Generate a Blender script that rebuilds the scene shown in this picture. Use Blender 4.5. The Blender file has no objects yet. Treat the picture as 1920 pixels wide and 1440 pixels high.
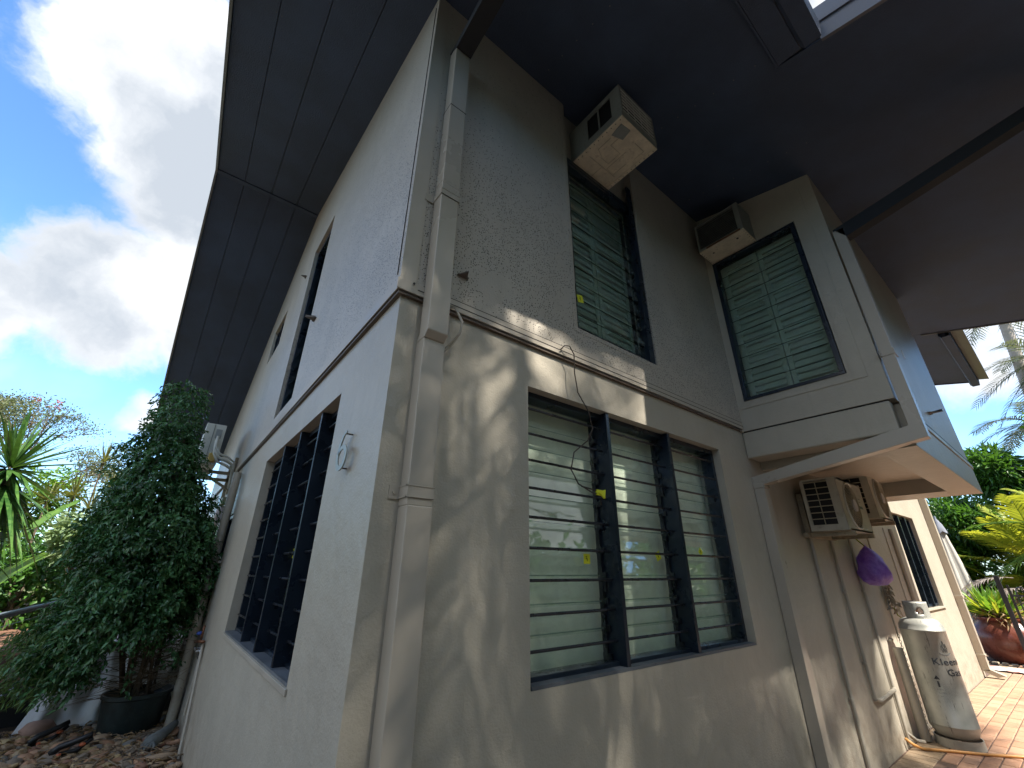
import bpy, bmesh, math, random
import numpy as np
from mathutils import Vector, Matrix
random.seed(7)
rng = np.random.default_rng(7)
S = bpy.context.scene
COL = S.collection
R = math.radians

# ------------------------------------------------------------------ camera
cam = bpy.data.cameras.new('camera')
cam_o = bpy.data.objects.new('camera', cam)
COL.objects.link(cam_o)
S.camera = cam_o
cam.sensor_width = 36.0
cam.lens = 785.39 / 1920 * 36
cam.clip_start = 0.02
cam.clip_end = 3000
yw, pt, rl = R(38.08146), R(23.93412), R(.46098)
fw = Vector((math.sin(yw) * math.cos(pt), math.cos(yw) * math.cos(pt), math.sin(pt)))
rt = Vector((math.cos(yw), -math.sin(yw), 0))
up = rt.cross(fw)
rt2 = rt * math.cos(rl) + up * math.sin(rl)
up2 = -rt * math.sin(rl) + up * math.cos(rl)
cam_o.matrix_world = Matrix(((rt2.x, up2.x, -fw.x, -.6), (rt2.y, up2.y, -fw.y, -1.63), (rt2.z, up2.z, -fw.z, 1.53), (0, 0, 0, 1)))

# ------------------------------------------------------------------ light
SUN = Vector((.10, -1, 1.25)).normalized()
sun = bpy.data.lights.new('sun', 'SUN')
sun.energy = 2.8
sun.angle = R(.53)
sun.color = (1, .93, .82)
sun_o = bpy.data.objects.new('sun', sun)
COL.objects.link(sun_o)
sun_o.rotation_euler = SUN.to_track_quat('Z', 'Y').to_euler()
S.view_settings.view_transform = 'Standard'
S.view_settings.look = 'None'
S.view_settings.gamma = 1
S.view_settings.use_curve_mapping = False
S.view_settings.exposure = 2.15

W = bpy.data.worlds.new('World')
S.world = W
W.use_nodes = True
wt = W.node_tree
wt.nodes.clear()


def N(t, kind, ins=None, **kw):
    n = t.nodes.new(kind)
    for k, v in kw.items():
        setattr(n, k, v)
    for k, v in (ins or {}).items():
        if isinstance(v, bpy.types.NodeSocket):
            t.links.new(v, n.inputs[k])
        else:
            n.inputs[k].default_value = v
    return n


def M_(t, op, a, b=0.0, c=None):
    n = t.nodes.new('ShaderNodeMath')
    n.operation = op
    for i, v in enumerate((a, b) if c is None else (a, b, c)):
        if isinstance(v, bpy.types.NodeSocket):
            t.links.new(v, n.inputs[i])
        else:
            n.inputs[i].default_value = v
    return n.outputs[0]


def VM(t, op, a, b):
    n = t.nodes.new('ShaderNodeVectorMath')
    n.operation = op
    for i, v in enumerate((a, b)):
        if isinstance(v, bpy.types.NodeSocket):
            t.links.new(v, n.inputs[i])
        else:
            n.inputs[i].default_value = v
    return n


def MR(t, v, a, b, c=0., d=1., smooth=True):
    n = t.nodes.new('ShaderNodeMapRange')
    if smooth:
        n.interpolation_type = 'SMOOTHSTEP'
    t.links.new(v, n.inputs[0])
    for i, x in enumerate((a, b, c, d)):
        n.inputs[i + 1].default_value = x
    return n.outputs[0]


def MIX(t, f, a, b, blend='MIX'):
    n = t.nodes.new('ShaderNodeMix')
    n.data_type = 'RGBA'
    n.blend_type = blend
    for i, v in ((0, f), (6, a), (7, b)):
        if isinstance(v, bpy.types.NodeSocket):
            t.links.new(v, n.inputs[i])
        else:
            n.inputs[i].default_value = v if i == 0 else (*v, 1)
    return n.outputs[2]


sky = N(wt, 'ShaderNodeTexSky', sky_type='NISHITA', sun_disc=False)
sky.sun_elevation = math.asin(SUN.z)
sky.sun_rotation = math.atan2(SUN.x, SUN.y)
sky.air_density = 1.0
sky.dust_density = .6
sky.ozone_density = 2.5
tc = N(wt, 'ShaderNodeTexCoord')
d = VM(wt, 'NORMALIZE', tc.outputs['Generated'], (0, 0, 0)).outputs[0]
warp = N(wt, 'ShaderNodeTexNoise', {'Vector': d, 'Scale': 3.2, 'Detail': 6., 'Roughness': .6})
wv = VM(wt, 'SUBTRACT', warp.outputs['Color'], (.5, .5, .5)).outputs[0]
wn = VM(wt, 'SCALE', wv, (0, 0, 0))
wn.inputs['Scale'].default_value = .16
dd = VM(wt, 'ADD', d, wn.outputs[0]).outputs[0]
# cumulus over the garden side and scattered; last row added unseen to whiten ambient light
blobs = [((-.13, .70, .71), .20, 1.1), ((-.08, .79, .62), .16, 1.1), ((-.17, .89, .42), .16, 1.), ((-.05, .90, .46), .16, 1.), ((-.30, .88, .36), .09, .8),
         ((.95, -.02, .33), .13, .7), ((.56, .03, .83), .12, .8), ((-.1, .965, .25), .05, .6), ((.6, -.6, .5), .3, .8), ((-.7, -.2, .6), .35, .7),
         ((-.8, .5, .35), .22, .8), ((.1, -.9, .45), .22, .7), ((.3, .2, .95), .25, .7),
         ((-.9, .1, .4), .42, 1.), ((-.5, -.7, .5), .42, 1.), ((.3, -.8, .55), .34, .9), ((-.5, .15, .85), .34, .9), ((0, -.35, .93), .32, .9), ((.75, .5, .55), .35, .9)]  # clouds outside the view, added for brighter neutral fill
acc = None
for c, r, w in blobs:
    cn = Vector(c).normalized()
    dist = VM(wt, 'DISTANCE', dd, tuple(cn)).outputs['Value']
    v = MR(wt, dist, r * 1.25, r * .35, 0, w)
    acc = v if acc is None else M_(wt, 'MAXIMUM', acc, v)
n1 = N(wt, 'ShaderNodeTexNoise', {'Vector': dd, 'Scale': 7., 'Detail': 9., 'Roughness': .62})
n2 = N(wt, 'ShaderNodeTexNoise', {'Vector': dd, 'Scale': 2.6, 'Detail': 4., 'Roughness': .5})
cover = M_(wt, 'ADD', acc, M_(wt, 'MULTIPLY', M_(wt, 'SUBTRACT', n1.outputs[0], .5), 1.35))
mask = MR(wt, cover, .22, .72)
wisps = MR(wt, n2.outputs[0], .52, .72, 0, .35)
sepz = N(wt, 'ShaderNodeSeparateXYZ', {0: d}).outputs[2]
lowveil = MR(wt, sepz, .0, .30, .30, 0.)
mask = M_(wt, 'MAXIMUM', mask, M_(wt, 'MAXIMUM', wisps, lowveil))
thick = MR(wt, M_(wt, 'ADD', cover, M_(wt, 'MULTIPLY', n2.outputs[0], .8)), .7, 1.7)
n3 = N(wt, 'ShaderNodeTexNoise', {'Vector': dd, 'Scale': 4.2, 'Detail': 8., 'Roughness': .55})
shade = M_(wt, 'ADD', M_(wt, 'MULTIPLY', thick, .55), M_(wt, 'MULTIPLY', MR(wt, n3.outputs[0], .38, .66), .6))
cloudc = MIX(wt, shade, (3.15, 3.15, 3.15), (1.5, 1.65, 1.85))
skyc = MIX(wt, 1.0, sky.outputs[0], (.56, .76, .90), 'MULTIPLY')
skyc = MIX(wt, 1.0, skyc, (1.0, 1.0, 1.0), 'MULTIPLY')
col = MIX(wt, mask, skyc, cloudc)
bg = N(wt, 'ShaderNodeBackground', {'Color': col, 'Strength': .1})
wo = N(wt, 'ShaderNodeOutputWorld', {'Surface': bg.outputs[0]})


# ------------------------------------------------------------------ materials
def mat(name):
    m = bpy.data.materials.new(name)
    m.use_nodes = True
    t = m.node_tree
    t.nodes.clear()
    return m, t


def fin(t, b):
    N(t, 'ShaderNodeOutputMaterial', {'Surface': b})


def coord(t):
    return N(t, 'ShaderNodeTexCoord').outputs['Object']


def simple(name, c, rough=.6, var=.12, scale=6., bump=.0, bscale=60., spec=.5, metal=0., dirt=None, detail=5.):
    """A colour with mottling, optional dirt colour and fine relief."""
    m, t = mat(name)
    co = coord(t)
    n = N(t, 'ShaderNodeTexNoise', {'Vector': co, 'Scale': scale, 'Detail': detail, 'Roughness': .6})
    f = MR(t, n.outputs[0], .3, .7, 0, 1)
    lo = tuple(max(0, x * (1 - var)) for x in c)
    hi = tuple(x * (1 + var) for x in c)
    cc = MIX(t, f, lo, hi)
    if dirt:
        n3 = N(t, 'ShaderNodeTexNoise', {'Vector': co, 'Scale': scale * 2.3, 'Detail': 8., 'Roughness': .7})
        cc = MIX(t, MR(t, n3.outputs[0], .52, .72, 0, dirt[3]), cc, dirt[:3])
    b = N(t, 'ShaderNodeBsdfPrincipled', {'Base Color': cc, 'Metallic': metal, 'Specular IOR Level': spec})
    b.inputs['Roughness'].default_value = rough
    rr = MR(t, n.outputs[0], .3, .7, max(0, rough - .08), min(1, rough + .08))
    t.links.new(rr, b.inputs['Roughness'])
    if bump:
        n2 = N(t, 'ShaderNodeTexNoise', {'Vector': co, 'Scale': bscale, 'Detail': 4.})
        bp = N(t, 'ShaderNodeBump', {'Height': n2.outputs[0], 'Strength': bump, 'Distance': .01})
        t.links.new(bp.outputs[0], b.inputs['Normal'])
    fin(t, b.outputs[0])
    return m


def render_mat(name, c, speck=0., blue=False, rough=.42, grain=1.):
    """Painted cement render: trowelled waves, fine sand grain, drips, mould specks that stay on the surface."""
    m, t = mat(name)
    co = coord(t)
    big = N(t, 'ShaderNodeTexNoise', {'Vector': co, 'Scale': 1.7, 'Detail': 5., 'Roughness': .6})
    mp = N(t, 'ShaderNodeMapping', {'Vector': co, 'Scale': (9., 9., .8)})
    streak = N(t, 'ShaderNodeTexNoise', {'Vector': mp.outputs[0], 'Scale': 1.6, 'Detail': 6., 'Roughness': .65})
    cc = MIX(t, MR(t, big.outputs[0], .32, .7), tuple(x * .93 for x in c), tuple(x * 1.05 for x in c))
    cc = MIX(t, MR(t, streak.outputs[0], .5, .75, 0, .35), cc, tuple(x * .8 for x in c))
    zz = N(t, 'ShaderNodeSeparateXYZ', {0: co}).outputs[2]
    blot = N(t, 'ShaderNodeTexNoise', {'Vector': co, 'Scale': 6.5, 'Detail': 7., 'Roughness': .7})
    cc = MIX(t, M_(t, 'MULTIPLY', MR(t, zz, .75, .0, 0, 1), MR(t, blot.outputs[0], .42, .68, .1, .75)), cc, (.22, .17, .125))
    cc = MIX(t, MR(t, blot.outputs[0], .60, .72, 0, .22), cc, tuple(x * .72 for x in c))
    fine = N(t, 'ShaderNodeTexNoise', {'Vector': co, 'Scale': 95., 'Detail': 3., 'Roughness': .55})
    if speck:
        v = N(t, 'ShaderNodeTexVoronoi', {'Vector': co, 'Scale': 78., 'Randomness': 1.}, feature='F1')
        spots = MR(t, v.outputs['Distance'], .34, .22, 0, 1)
        z = N(t, 'ShaderNodeSeparateXYZ', {0: co}).outputs[2]
        zone = M_(t, 'MULTIPLY', MR(t, z, 2.72, 2.95), MR(t, z, 4.6, 3.1, .12, 1))
        patch = N(t, 'ShaderNodeTexNoise', {'Vector': co, 'Scale': 3.1, 'Detail': 4.})
        r2 = N(t, 'ShaderNodeTexNoise', {'Vector': co, 'Scale': 38., 'Detail': 2.})
        zone = M_(t, 'MULTIPLY', zone, MR(t, patch.outputs[0], .30, .52))
        keep = MR(t, M_(t, 'ADD', r2.outputs[0], M_(t, 'MULTIPLY', zone, .40)), .62, .72)
        f = M_(t, 'MULTIPLY', M_(t, 'MULTIPLY', spots, keep), speck)
        cc = MIX(t, f, cc, (.035, .035, .035))
    b = N(t, 'ShaderNodeBsdfPrincipled', {'Base Color': cc, 'Roughness': rough, 'Specular IOR Level': .45})
    wav = N(t, 'ShaderNodeTexNoise', {'Vector': co, 'Scale': 11., 'Detail': 3.})
    h = M_(t, 'ADD', M_(t, 'MULTIPLY', fine.outputs[0], .35 * grain), wav.outputs[0])
    bp = N(t, 'ShaderNodeBump', {'Height': h, 'Strength': .5, 'Distance': .012})
    t.links.new(bp.outputs[0], b.inputs['Normal'])
    fin(t, b.outputs[0])
    return m


def glass_mat(name, tint=(.8, .9, .86), refl=1.0, dust=.1):
    m, t = mat(name)
    ge = N(t, 'ShaderNodeNewGeometry')
    dt = M_(t, 'ABSOLUTE', VM(t, 'DOT_PRODUCT', ge.outputs['Incoming'], ge.outputs['Normal']).outputs['Value'])
    fr = M_(t, 'ADD', .045, M_(t, 'MULTIPLY', M_(t, 'POWER', M_(t, 'SUBTRACT', 1.0, dt), 5.0), .95))
    tr = N(t, 'ShaderNodeBsdfTransparent', {'Color': (*tint, 1)})
    gl = N(t, 'ShaderNodeBsdfGlossy', {'Color': (1, 1, 1, 1), 'Roughness': .012})
    df = N(t, 'ShaderNodeBsdfDiffuse', {'Color': (.5, .55, .52, 1)})
    co = coord(t)
    n = N(t, 'ShaderNodeTexNoise', {'Vector': co, 'Scale': 7., 'Detail': 7.})
    m0 = N(t, 'ShaderNodeMixShader', {0: MR(t, n.outputs[0], .4, .8, dust * .3, dust * 1.6), 1: tr.outputs[0], 2: df.outputs[0]})
    mm = N(t, 'ShaderNodeMixShader', {0: M_(t, 'MULTIPLY', fr, refl), 1: m0.outputs[0], 2: gl.outputs[0]})
    fin(t, mm.outputs[0])
    return m


def leaf_mat(name, c, c2, rough=.4, trans=.25, scale=3.):
    m, t = mat(name)
    co = coord(t)
    n = N(t, 'ShaderNodeTexNoise', {'Vector': co, 'Scale': scale, 'Detail': 3.})
    n2 = N(t, 'ShaderNodeTexWhiteNoise', {'Vector': VM(t, 'SNAP', co, (.05, .05, .05)).outputs[0]})
    f = M_(t, 'ADD', M_(t, 'MULTIPLY', n.outputs[0], .9), M_(t, 'MULTIPLY', n2.outputs[0], .35))
    cc = MIX(t, MR(t, f, .35, .95), c, c2)
    b = N(t, 'ShaderNodeBsdfPrincipled', {'Base Color': cc, 'Roughness': rough, 'Specular IOR Level': .5})
    tl = N(t, 'ShaderNodeBsdfTranslucent', {'Color': MIX(t, .6, cc, (c2[0] * 1.6, c2[1] * 1.5, c2[2] * .7))})
    mm = N(t, 'ShaderNodeMixShader', {0: trans, 1: b.outputs[0], 2: tl.outputs[0]})
    fin(t, mm.outputs[0])
    return m


TAUPE = (.45, .412, .34)
M = {}
M['wall'] = render_mat('painted_render', TAUPE)
M['clad'] = render_mat('speckled_cladding_paint', (.47, .43, .37), speck=.95, grain=1.3)
M['trim'] = simple('painted_trim', (.45, .405, .34), .38, .05, 3.)
M['trimedge'] = simple('shade_brown_trim_edge', (.11, .08, .06), .6, .2, 8.)
M['pipe'] = simple('painted_downpipe', (.42, .38, .32), .33, .04, 2., bump=.03, bscale=30)
M['navy'] = simple('navy_paint', (.020, .022, .027), .8, .15, 4., bump=.1, bscale=160)
M['soffit'] = simple('dark_soffit_paint', (.050, .073, .125), .75, .22, 1.8, bump=.6, bscale=110)
M['fascia'] = simple('fascia_metal', (.16, .165, .17), .4, .1, 4.)
M['frame'] = simple('window_frame_paint', (.010, .018, .032), .30, .2, 5., spec=.5)
M['rod'] = simple('security_rod_metal', (.012, .014, .02), .3, .1, 9.)
M['glass'] = glass_mat('louvre_glass', (.965, .99, .972), 1.1, .06)
M['darkglass'] = glass_mat('dark_louvre_glass', (.55, .68, .66), 1.0, .05)
M['upglass'] = glass_mat('upper_louvre_glass', (.90, .935, .91), .9, .10)
M['bladeedge'] = simple('dark_green_glass_edge', (.010, .016, .013), .8, .1, spec=.1)
M['bladeedge2'] = simple('green_glass_edge', (.20, .30, .25), .3, .1)
M['blind'] = simple('pale_blind', (.86, .90, .78), .8, .06, 1.6)
M['shutter'] = simple('shutter_paint', (.44, .53, .45), .6, .05, 3.)
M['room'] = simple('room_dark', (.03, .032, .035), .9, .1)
M['sill'] = simple('window_sill_paint', (.11, .125, .145), .5, .2, 7., dirt=(.03, .03, .03, .5))
M['acbox'] = simple('grey_ac_casing', (.26, .27, .25), .5, .1, 6., dirt=(.10, .08, .05, .35))
M['actray'] = simple('cream_ac_tray', (.72, .62, .47), .6, .12, 9., bump=.1, bscale=20, dirt=(.25, .16, .09, .5))
M['acline'] = simple('ac_tray_groove', (.50, .42, .31), .7, .2, 9.)
M['black'] = simple('black_void', (.008, .008, .010), .6, .2)
M['rust'] = simple('rusty_steel', (.16, .07, .035), .8, .5, 30., dirt=(.05, .03, .02, .8))
M['cond'] = simple('condenser_casing', (.50, .48, .40), .5, .08, 5., dirt=(.22, .16, .09, .45))
M['condw'] = simple('white_condenser_casing', (.62, .63, .58), .45, .05, 4., dirt=(.3, .28, .22, .3))
M['condgrid'] = simple('condenser_grid', (.42, .38, .27), .5, .1, 5.)
M['mustard'] = simple('yellow_cover_plastic', (.62, .42, .12), .5, .1, 9.)
M['bracket'] = simple('mounting_bracket', (.30, .25, .17), .6, .3, 8., dirt=(.1, .06, .03, .6))
M['galv'] = simple('bracket_steel', (.10, .085, .075), .5, .4, 20.)
M['pvc'] = simple('painted_conduit', (.40, .365, .305), .4, .06, 5.)
M['cable'] = simple('brown_cable', (.05, .035, .028), .5, .2, 9.)
M['yellow'] = simple('yellow_tape', (.75, .78, .03), .5, .05)
M['ink'] = simple('black_ink', (.012, .012, .014), .6, .1)
M['copper'] = simple('tarnished_copper', (.20, .09, .05), .45, .4, 40., metal=.6)
M['chrome'] = simple('chrome', (.5, .5, .5), .2, .1, 9., metal=1.)
M['blue'] = simple('blue_tap_handle', (.03, .07, .3), .4, .1)
M['num'] = simple('brushed_steel', (.36, .38, .34), .45, .1, 30., metal=.35)
M['lamp'] = simple('bulkhead_lens', (.62, .58, .58), .3, .05)
M['lampbase'] = simple('bulkhead_base', (.36, .38, .27), .5, .1)
M['terra'] = simple('glazed_terracotta', (.17, .055, .038), .28, .2, 6., bump=.2, bscale=18., dirt=(.24, .11, .08, .5))
M['hose'] = simple('orange_hose_rubber', (.62, .30, .09), .5, .08, 12.)
M['cloth'] = simple('white_dropsheet', (.60, .59, .58), .8, .08, 3., bump=.25, bscale=7., dirt=(.4, .36, .33, .4))
M['pinkcloth'] = simple('pink_stained_cloth', (.72, .55, .52), .85, .1, 20.)
M['potdark'] = simple('dark_green_pot', (.012, .022, .022), .55, .35, 11., bump=.3, bscale=25., dirt=(.05, .06, .06, .4))
M['soil'] = simple('garden_soil', (.06, .042, .028), .95, .4, 14., bump=.8, bscale=30.)
M['deck'] = simple('merbau_deck', (.20, .105, .07), .6, .25, 9., bump=.2, bscale=40)
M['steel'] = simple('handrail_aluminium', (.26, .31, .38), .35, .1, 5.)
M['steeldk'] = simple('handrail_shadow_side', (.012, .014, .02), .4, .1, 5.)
M['wire'] = simple('stainless_wire', (.35, .33, .32), .35, .1, 5., metal=.7)
M['umb'] = simple('pale_umbrella_canvas', (.48, .46, .42), .85, .08, 5., bump=.2, bscale=15.)
M['umbcap'] = simple('umbrella_cap_canvas', (.20, .22, .27), .8, .2, 9.)
M['fence'] = simple('black_powdercoat', (.025, .027, .035), .35, .15, 9.)
M['rub'] = simple('black_rubber', (.012, .012, .014), .5, .3, 9.)
M['orange'] = simple('orange_plastic', (.55, .13, .05), .45, .1, 9.)
M['greycloth'] = simple('grey_glove_fabric', (.13, .14, .135), .9, .2, 15., bump=.4, bscale=40.)
M['pale'] = simple('pale_dried_foil', (.42, .36, .27), .55, .3, 25., bump=.5, bscale=50.)
M['bark'] = simple('brown_bark', (.10, .075, .05), .9, .3, 12., bump=.5, bscale=25.)
M['palmbark'] = simple('palm_trunk_bark', (.36, .31, .27), .85, .15, 5., bump=.3, bscale=20.)
M['twig'] = simple('dry_twig', (.17, .13, .09), .9, .3, 12.)
M['cloudwall'] = simple('neighbour_wall_paint', (.55, .54, .52), .8, .05)
M['ficus'] = leaf_mat('ficus_leaf', (.022, .075, .028), (.10, .25, .09), .27, .14)
M['ficusy'] = leaf_mat('ficus_new_leaf', (.05, .11, .03), (.14, .24, .07), .4, .25)
M['yucca'] = leaf_mat('yucca_leaf', (.02, .07, .015), (.09, .19, .04), .35, .2)
M['green'] = leaf_mat('shrub_leaf', (.02, .07, .012), (.09, .22, .035), .45, .3)
M['bright'] = leaf_mat('bright_leaf', (.05, .14, .02), (.20, .36, .04), .45, .4)
M['palegreen'] = leaf_mat('pale_leaf', (.10, .17, .09), (.28, .38, .20), .5, .3)
M['olive'] = leaf_mat('olive_leaf', (.05, .07, .03), (.17, .20, .09), .5, .3)
M['dracaena'] = leaf_mat('dracaena_leaf', (.06, .07, .02), (.18, .19, .06), .45, .3)
M['yellowleaf'] = leaf_mat('yellow_frond', (.16, .26, .03), (.40, .42, .05), .45, .4)
M['palmleaf'] = leaf_mat('palm_frond', (.03, .09, .015), (.13, .25, .04), .4, .3)
M['greypalm'] = leaf_mat('far_palm_frond', (.05, .07, .05), (.15, .18, .12), .5, .3)
M['deadleaf'] = leaf_mat('dead_leaf', (.22, .13, .06), (.45, .33, .20), .7, .2)
M['deadfrond'] = leaf_mat('dead_frond', (.16, .13, .11), (.36, .31, .28), .7, .1)
M['banana'] = leaf_mat('banana_leaf_blade', (.09, .20, .02), (.20, .36, .04), .4, .45)
M['redflower'] = leaf_mat('red_seed_pod', (.25, .04, .03), (.4, .1, .08), .6, .2)
M['yellowbush'] = leaf_mat('yellow_bush_leaf', (.30, .26, .02), (.70, .55, .03), .5, .4)
M['ground'] = simple('dark_leaf_litter', (.07, .05, .035), .95, .4, 5., bump=.8, bscale=22.)
M['joint'] = simple('paving_sand_joint', (.14, .09, .065), .95, .3, 20., bump=.5, bscale=60.)


# brick: colour differs from brick to brick, edges grimy
def brick_mat(name, c, c2):
    m, t = mat(name)
    oi = N(t, 'ShaderNodeObjectInfo')
    co = coord(t)
    n = N(t, 'ShaderNodeTexNoise', {'Vector': N(t, 'ShaderNodeNewGeometry').outputs['Position'], 'Scale': 3.2, 'Detail': 8., 'Roughness': .7})
    n2 = N(t, 'ShaderNodeTexNoise', {'Vector': N(t, 'ShaderNodeNewGeometry').outputs['Position'], 'Scale': 60., 'Detail': 4.})
    cc = MIX(t, oi.outputs['Random'], c, c2)
    cc = MIX(t, MR(t, n.outputs[0], .50, .70, 0, .75), cc, (.13, .09, .065))
    b = N(t, 'ShaderNodeBsdfPrincipled', {'Base Color': MIX(t, MR(t, n2.outputs[0], .4, .75, 0, .3), cc, (.5, .33, .22)), 'Roughness': .85})
    bp = N(t, 'ShaderNodeBump', {'Height': n2.outputs[0], 'Strength': .4, 'Distance': .004})
    t.links.new(bp.outputs[0], b.inputs['Normal'])
    fin(t, b.outputs[0])
    return m


M['brick'] = brick_mat('orange_paver', (.40, .215, .13), (.49, .29, .19))
M['brickdirty'] = brick_mat('grimy_paver', (.30, .22, .14), (.36, .27, .18))


def stone_mat(name, cols):
    m, t = mat(name)
    oi = N(t, 'ShaderNodeObjectInfo')
    rp = N(t, 'ShaderNodeValToRGB', {0: oi.outputs['Random']})
    rp.color_ramp.interpolation = 'CONSTANT'
    e = rp.color_ramp.elements
    e[0].color = (*cols[0], 1)
    e[1].position = 1 / len(cols)
    e[1].color = (*cols[1], 1)
    for i, c in enumerate(cols[2:]):
        x = e.new((i + 2) / len(cols))
        x.color = (*c, 1)
    n = N(t, 'ShaderNodeTexNoise', {'Vector': coord(t), 'Scale': 20., 'Detail': 6.})
    cc = MIX(t, MR(t, n.outputs[0], .35, .7, 0, .4), rp.outputs[0], (.12, .08, .05))
    b = N(t, 'ShaderNodeBsdfPrincipled', {'Base Color': cc, 'Roughness': .7})
    bp = N(t, 'ShaderNodeBump', {'Height': n.outputs[0], 'Strength': .4, 'Distance': .01})
    t.links.new(bp.outputs[0], b.inputs['Normal'])
    fin(t, b.outputs[0])
    return m


M['stone'] = stone_mat('river_stone', [(.46, .33, .20), (.36, .19, .13), (.56, .42, .22), (.27, .22, .17), (.48, .27, .16), (.22, .21, .19), (.40, .28, .18)])


def cyl_mat(name):
    m, t = mat(name)
    co = coord(t)
    n = N(t, 'ShaderNodeTexNoise', {'Vector': co, 'Scale': 5., 'Detail': 6.})
    cc = MIX(t, MR(t, n.outputs[0], .3, .7), (.36, .37, .34), (.47, .47, .43))
    mp = N(t, 'ShaderNodeMapping', {'Vector': co, 'Scale': (30., 30., 5.), 'Rotation': (.25, .1, 0)})
    s = N(t, 'ShaderNodeTexNoise', {'Vector': mp.outputs[0], 'Scale': 1., 'Detail': 9., 'Roughness': .75})
    cc = MIX(t, MR(t, s.outputs[0], .57, .66, 0, .8), cc, (.10, .10, .10))
    w = N(t, 'ShaderNodeTexVoronoi', {'Vector': VM(t, 'ADD', co, VM(t, 'SCALE', s.outputs['Color'], (0, 0, 0)).outputs[0]).outputs[0], 'Scale': 6.}, feature='DISTANCE_TO_EDGE')
    msk = N(t, 'ShaderNodeTexNoise', {'Vector': co, 'Scale': 4., 'Detail': 2.})
    f = M_(t, 'MULTIPLY', MR(t, w.outputs['Distance'], .016, .004), MR(t, msk.outputs[0], .5, .62))
    cc = MIX(t, f, cc, (.06, .05, .045))
    b = N(t, 'ShaderNodeBsdfPrincipled', {'Base Color': cc, 'Roughness': .42, 'Metallic': .25})
    bp = N(t, 'ShaderNodeBump', {'Height': n.outputs[0], 'Strength': .25, 'Distance': .02})
    t.links.new(bp.outputs[0], b.inputs['Normal'])
    fin(t, b.outputs[0])
    return m


M['bottle'] = cyl_mat('worn_silver_paint')


def bag_mat():
    m, t = mat('thin_purple_plastic')
    co = coord(t)
    n = N(t, 'ShaderNodeTexNoise', {'Vector': co, 'Scale': 9., 'Detail': 7., 'Roughness': .7})
    b = N(t, 'ShaderNodeBsdfPrincipled', {'Base Color': MIX(t, MR(t, n.outputs[0], .35, .65), (.24, .10, .55), (.46, .28, .80)), 'Roughness': .28})
    tl = N(t, 'ShaderNodeBsdfTranslucent', {'Color': (.35, .12, .75, 1)})
    bp = N(t, 'ShaderNodeBump', {'Height': n.outputs[0], 'Strength': .7, 'Distance': .03})
    t.links.new(bp.outputs[0], b.inputs['Normal'])
    fin(t, N(t, 'ShaderNodeMixShader', {0: .3, 1: b.outputs[0], 2: tl.outputs[0]}).outputs[0])
    return m


M['bag'] = bag_mat()


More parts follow.
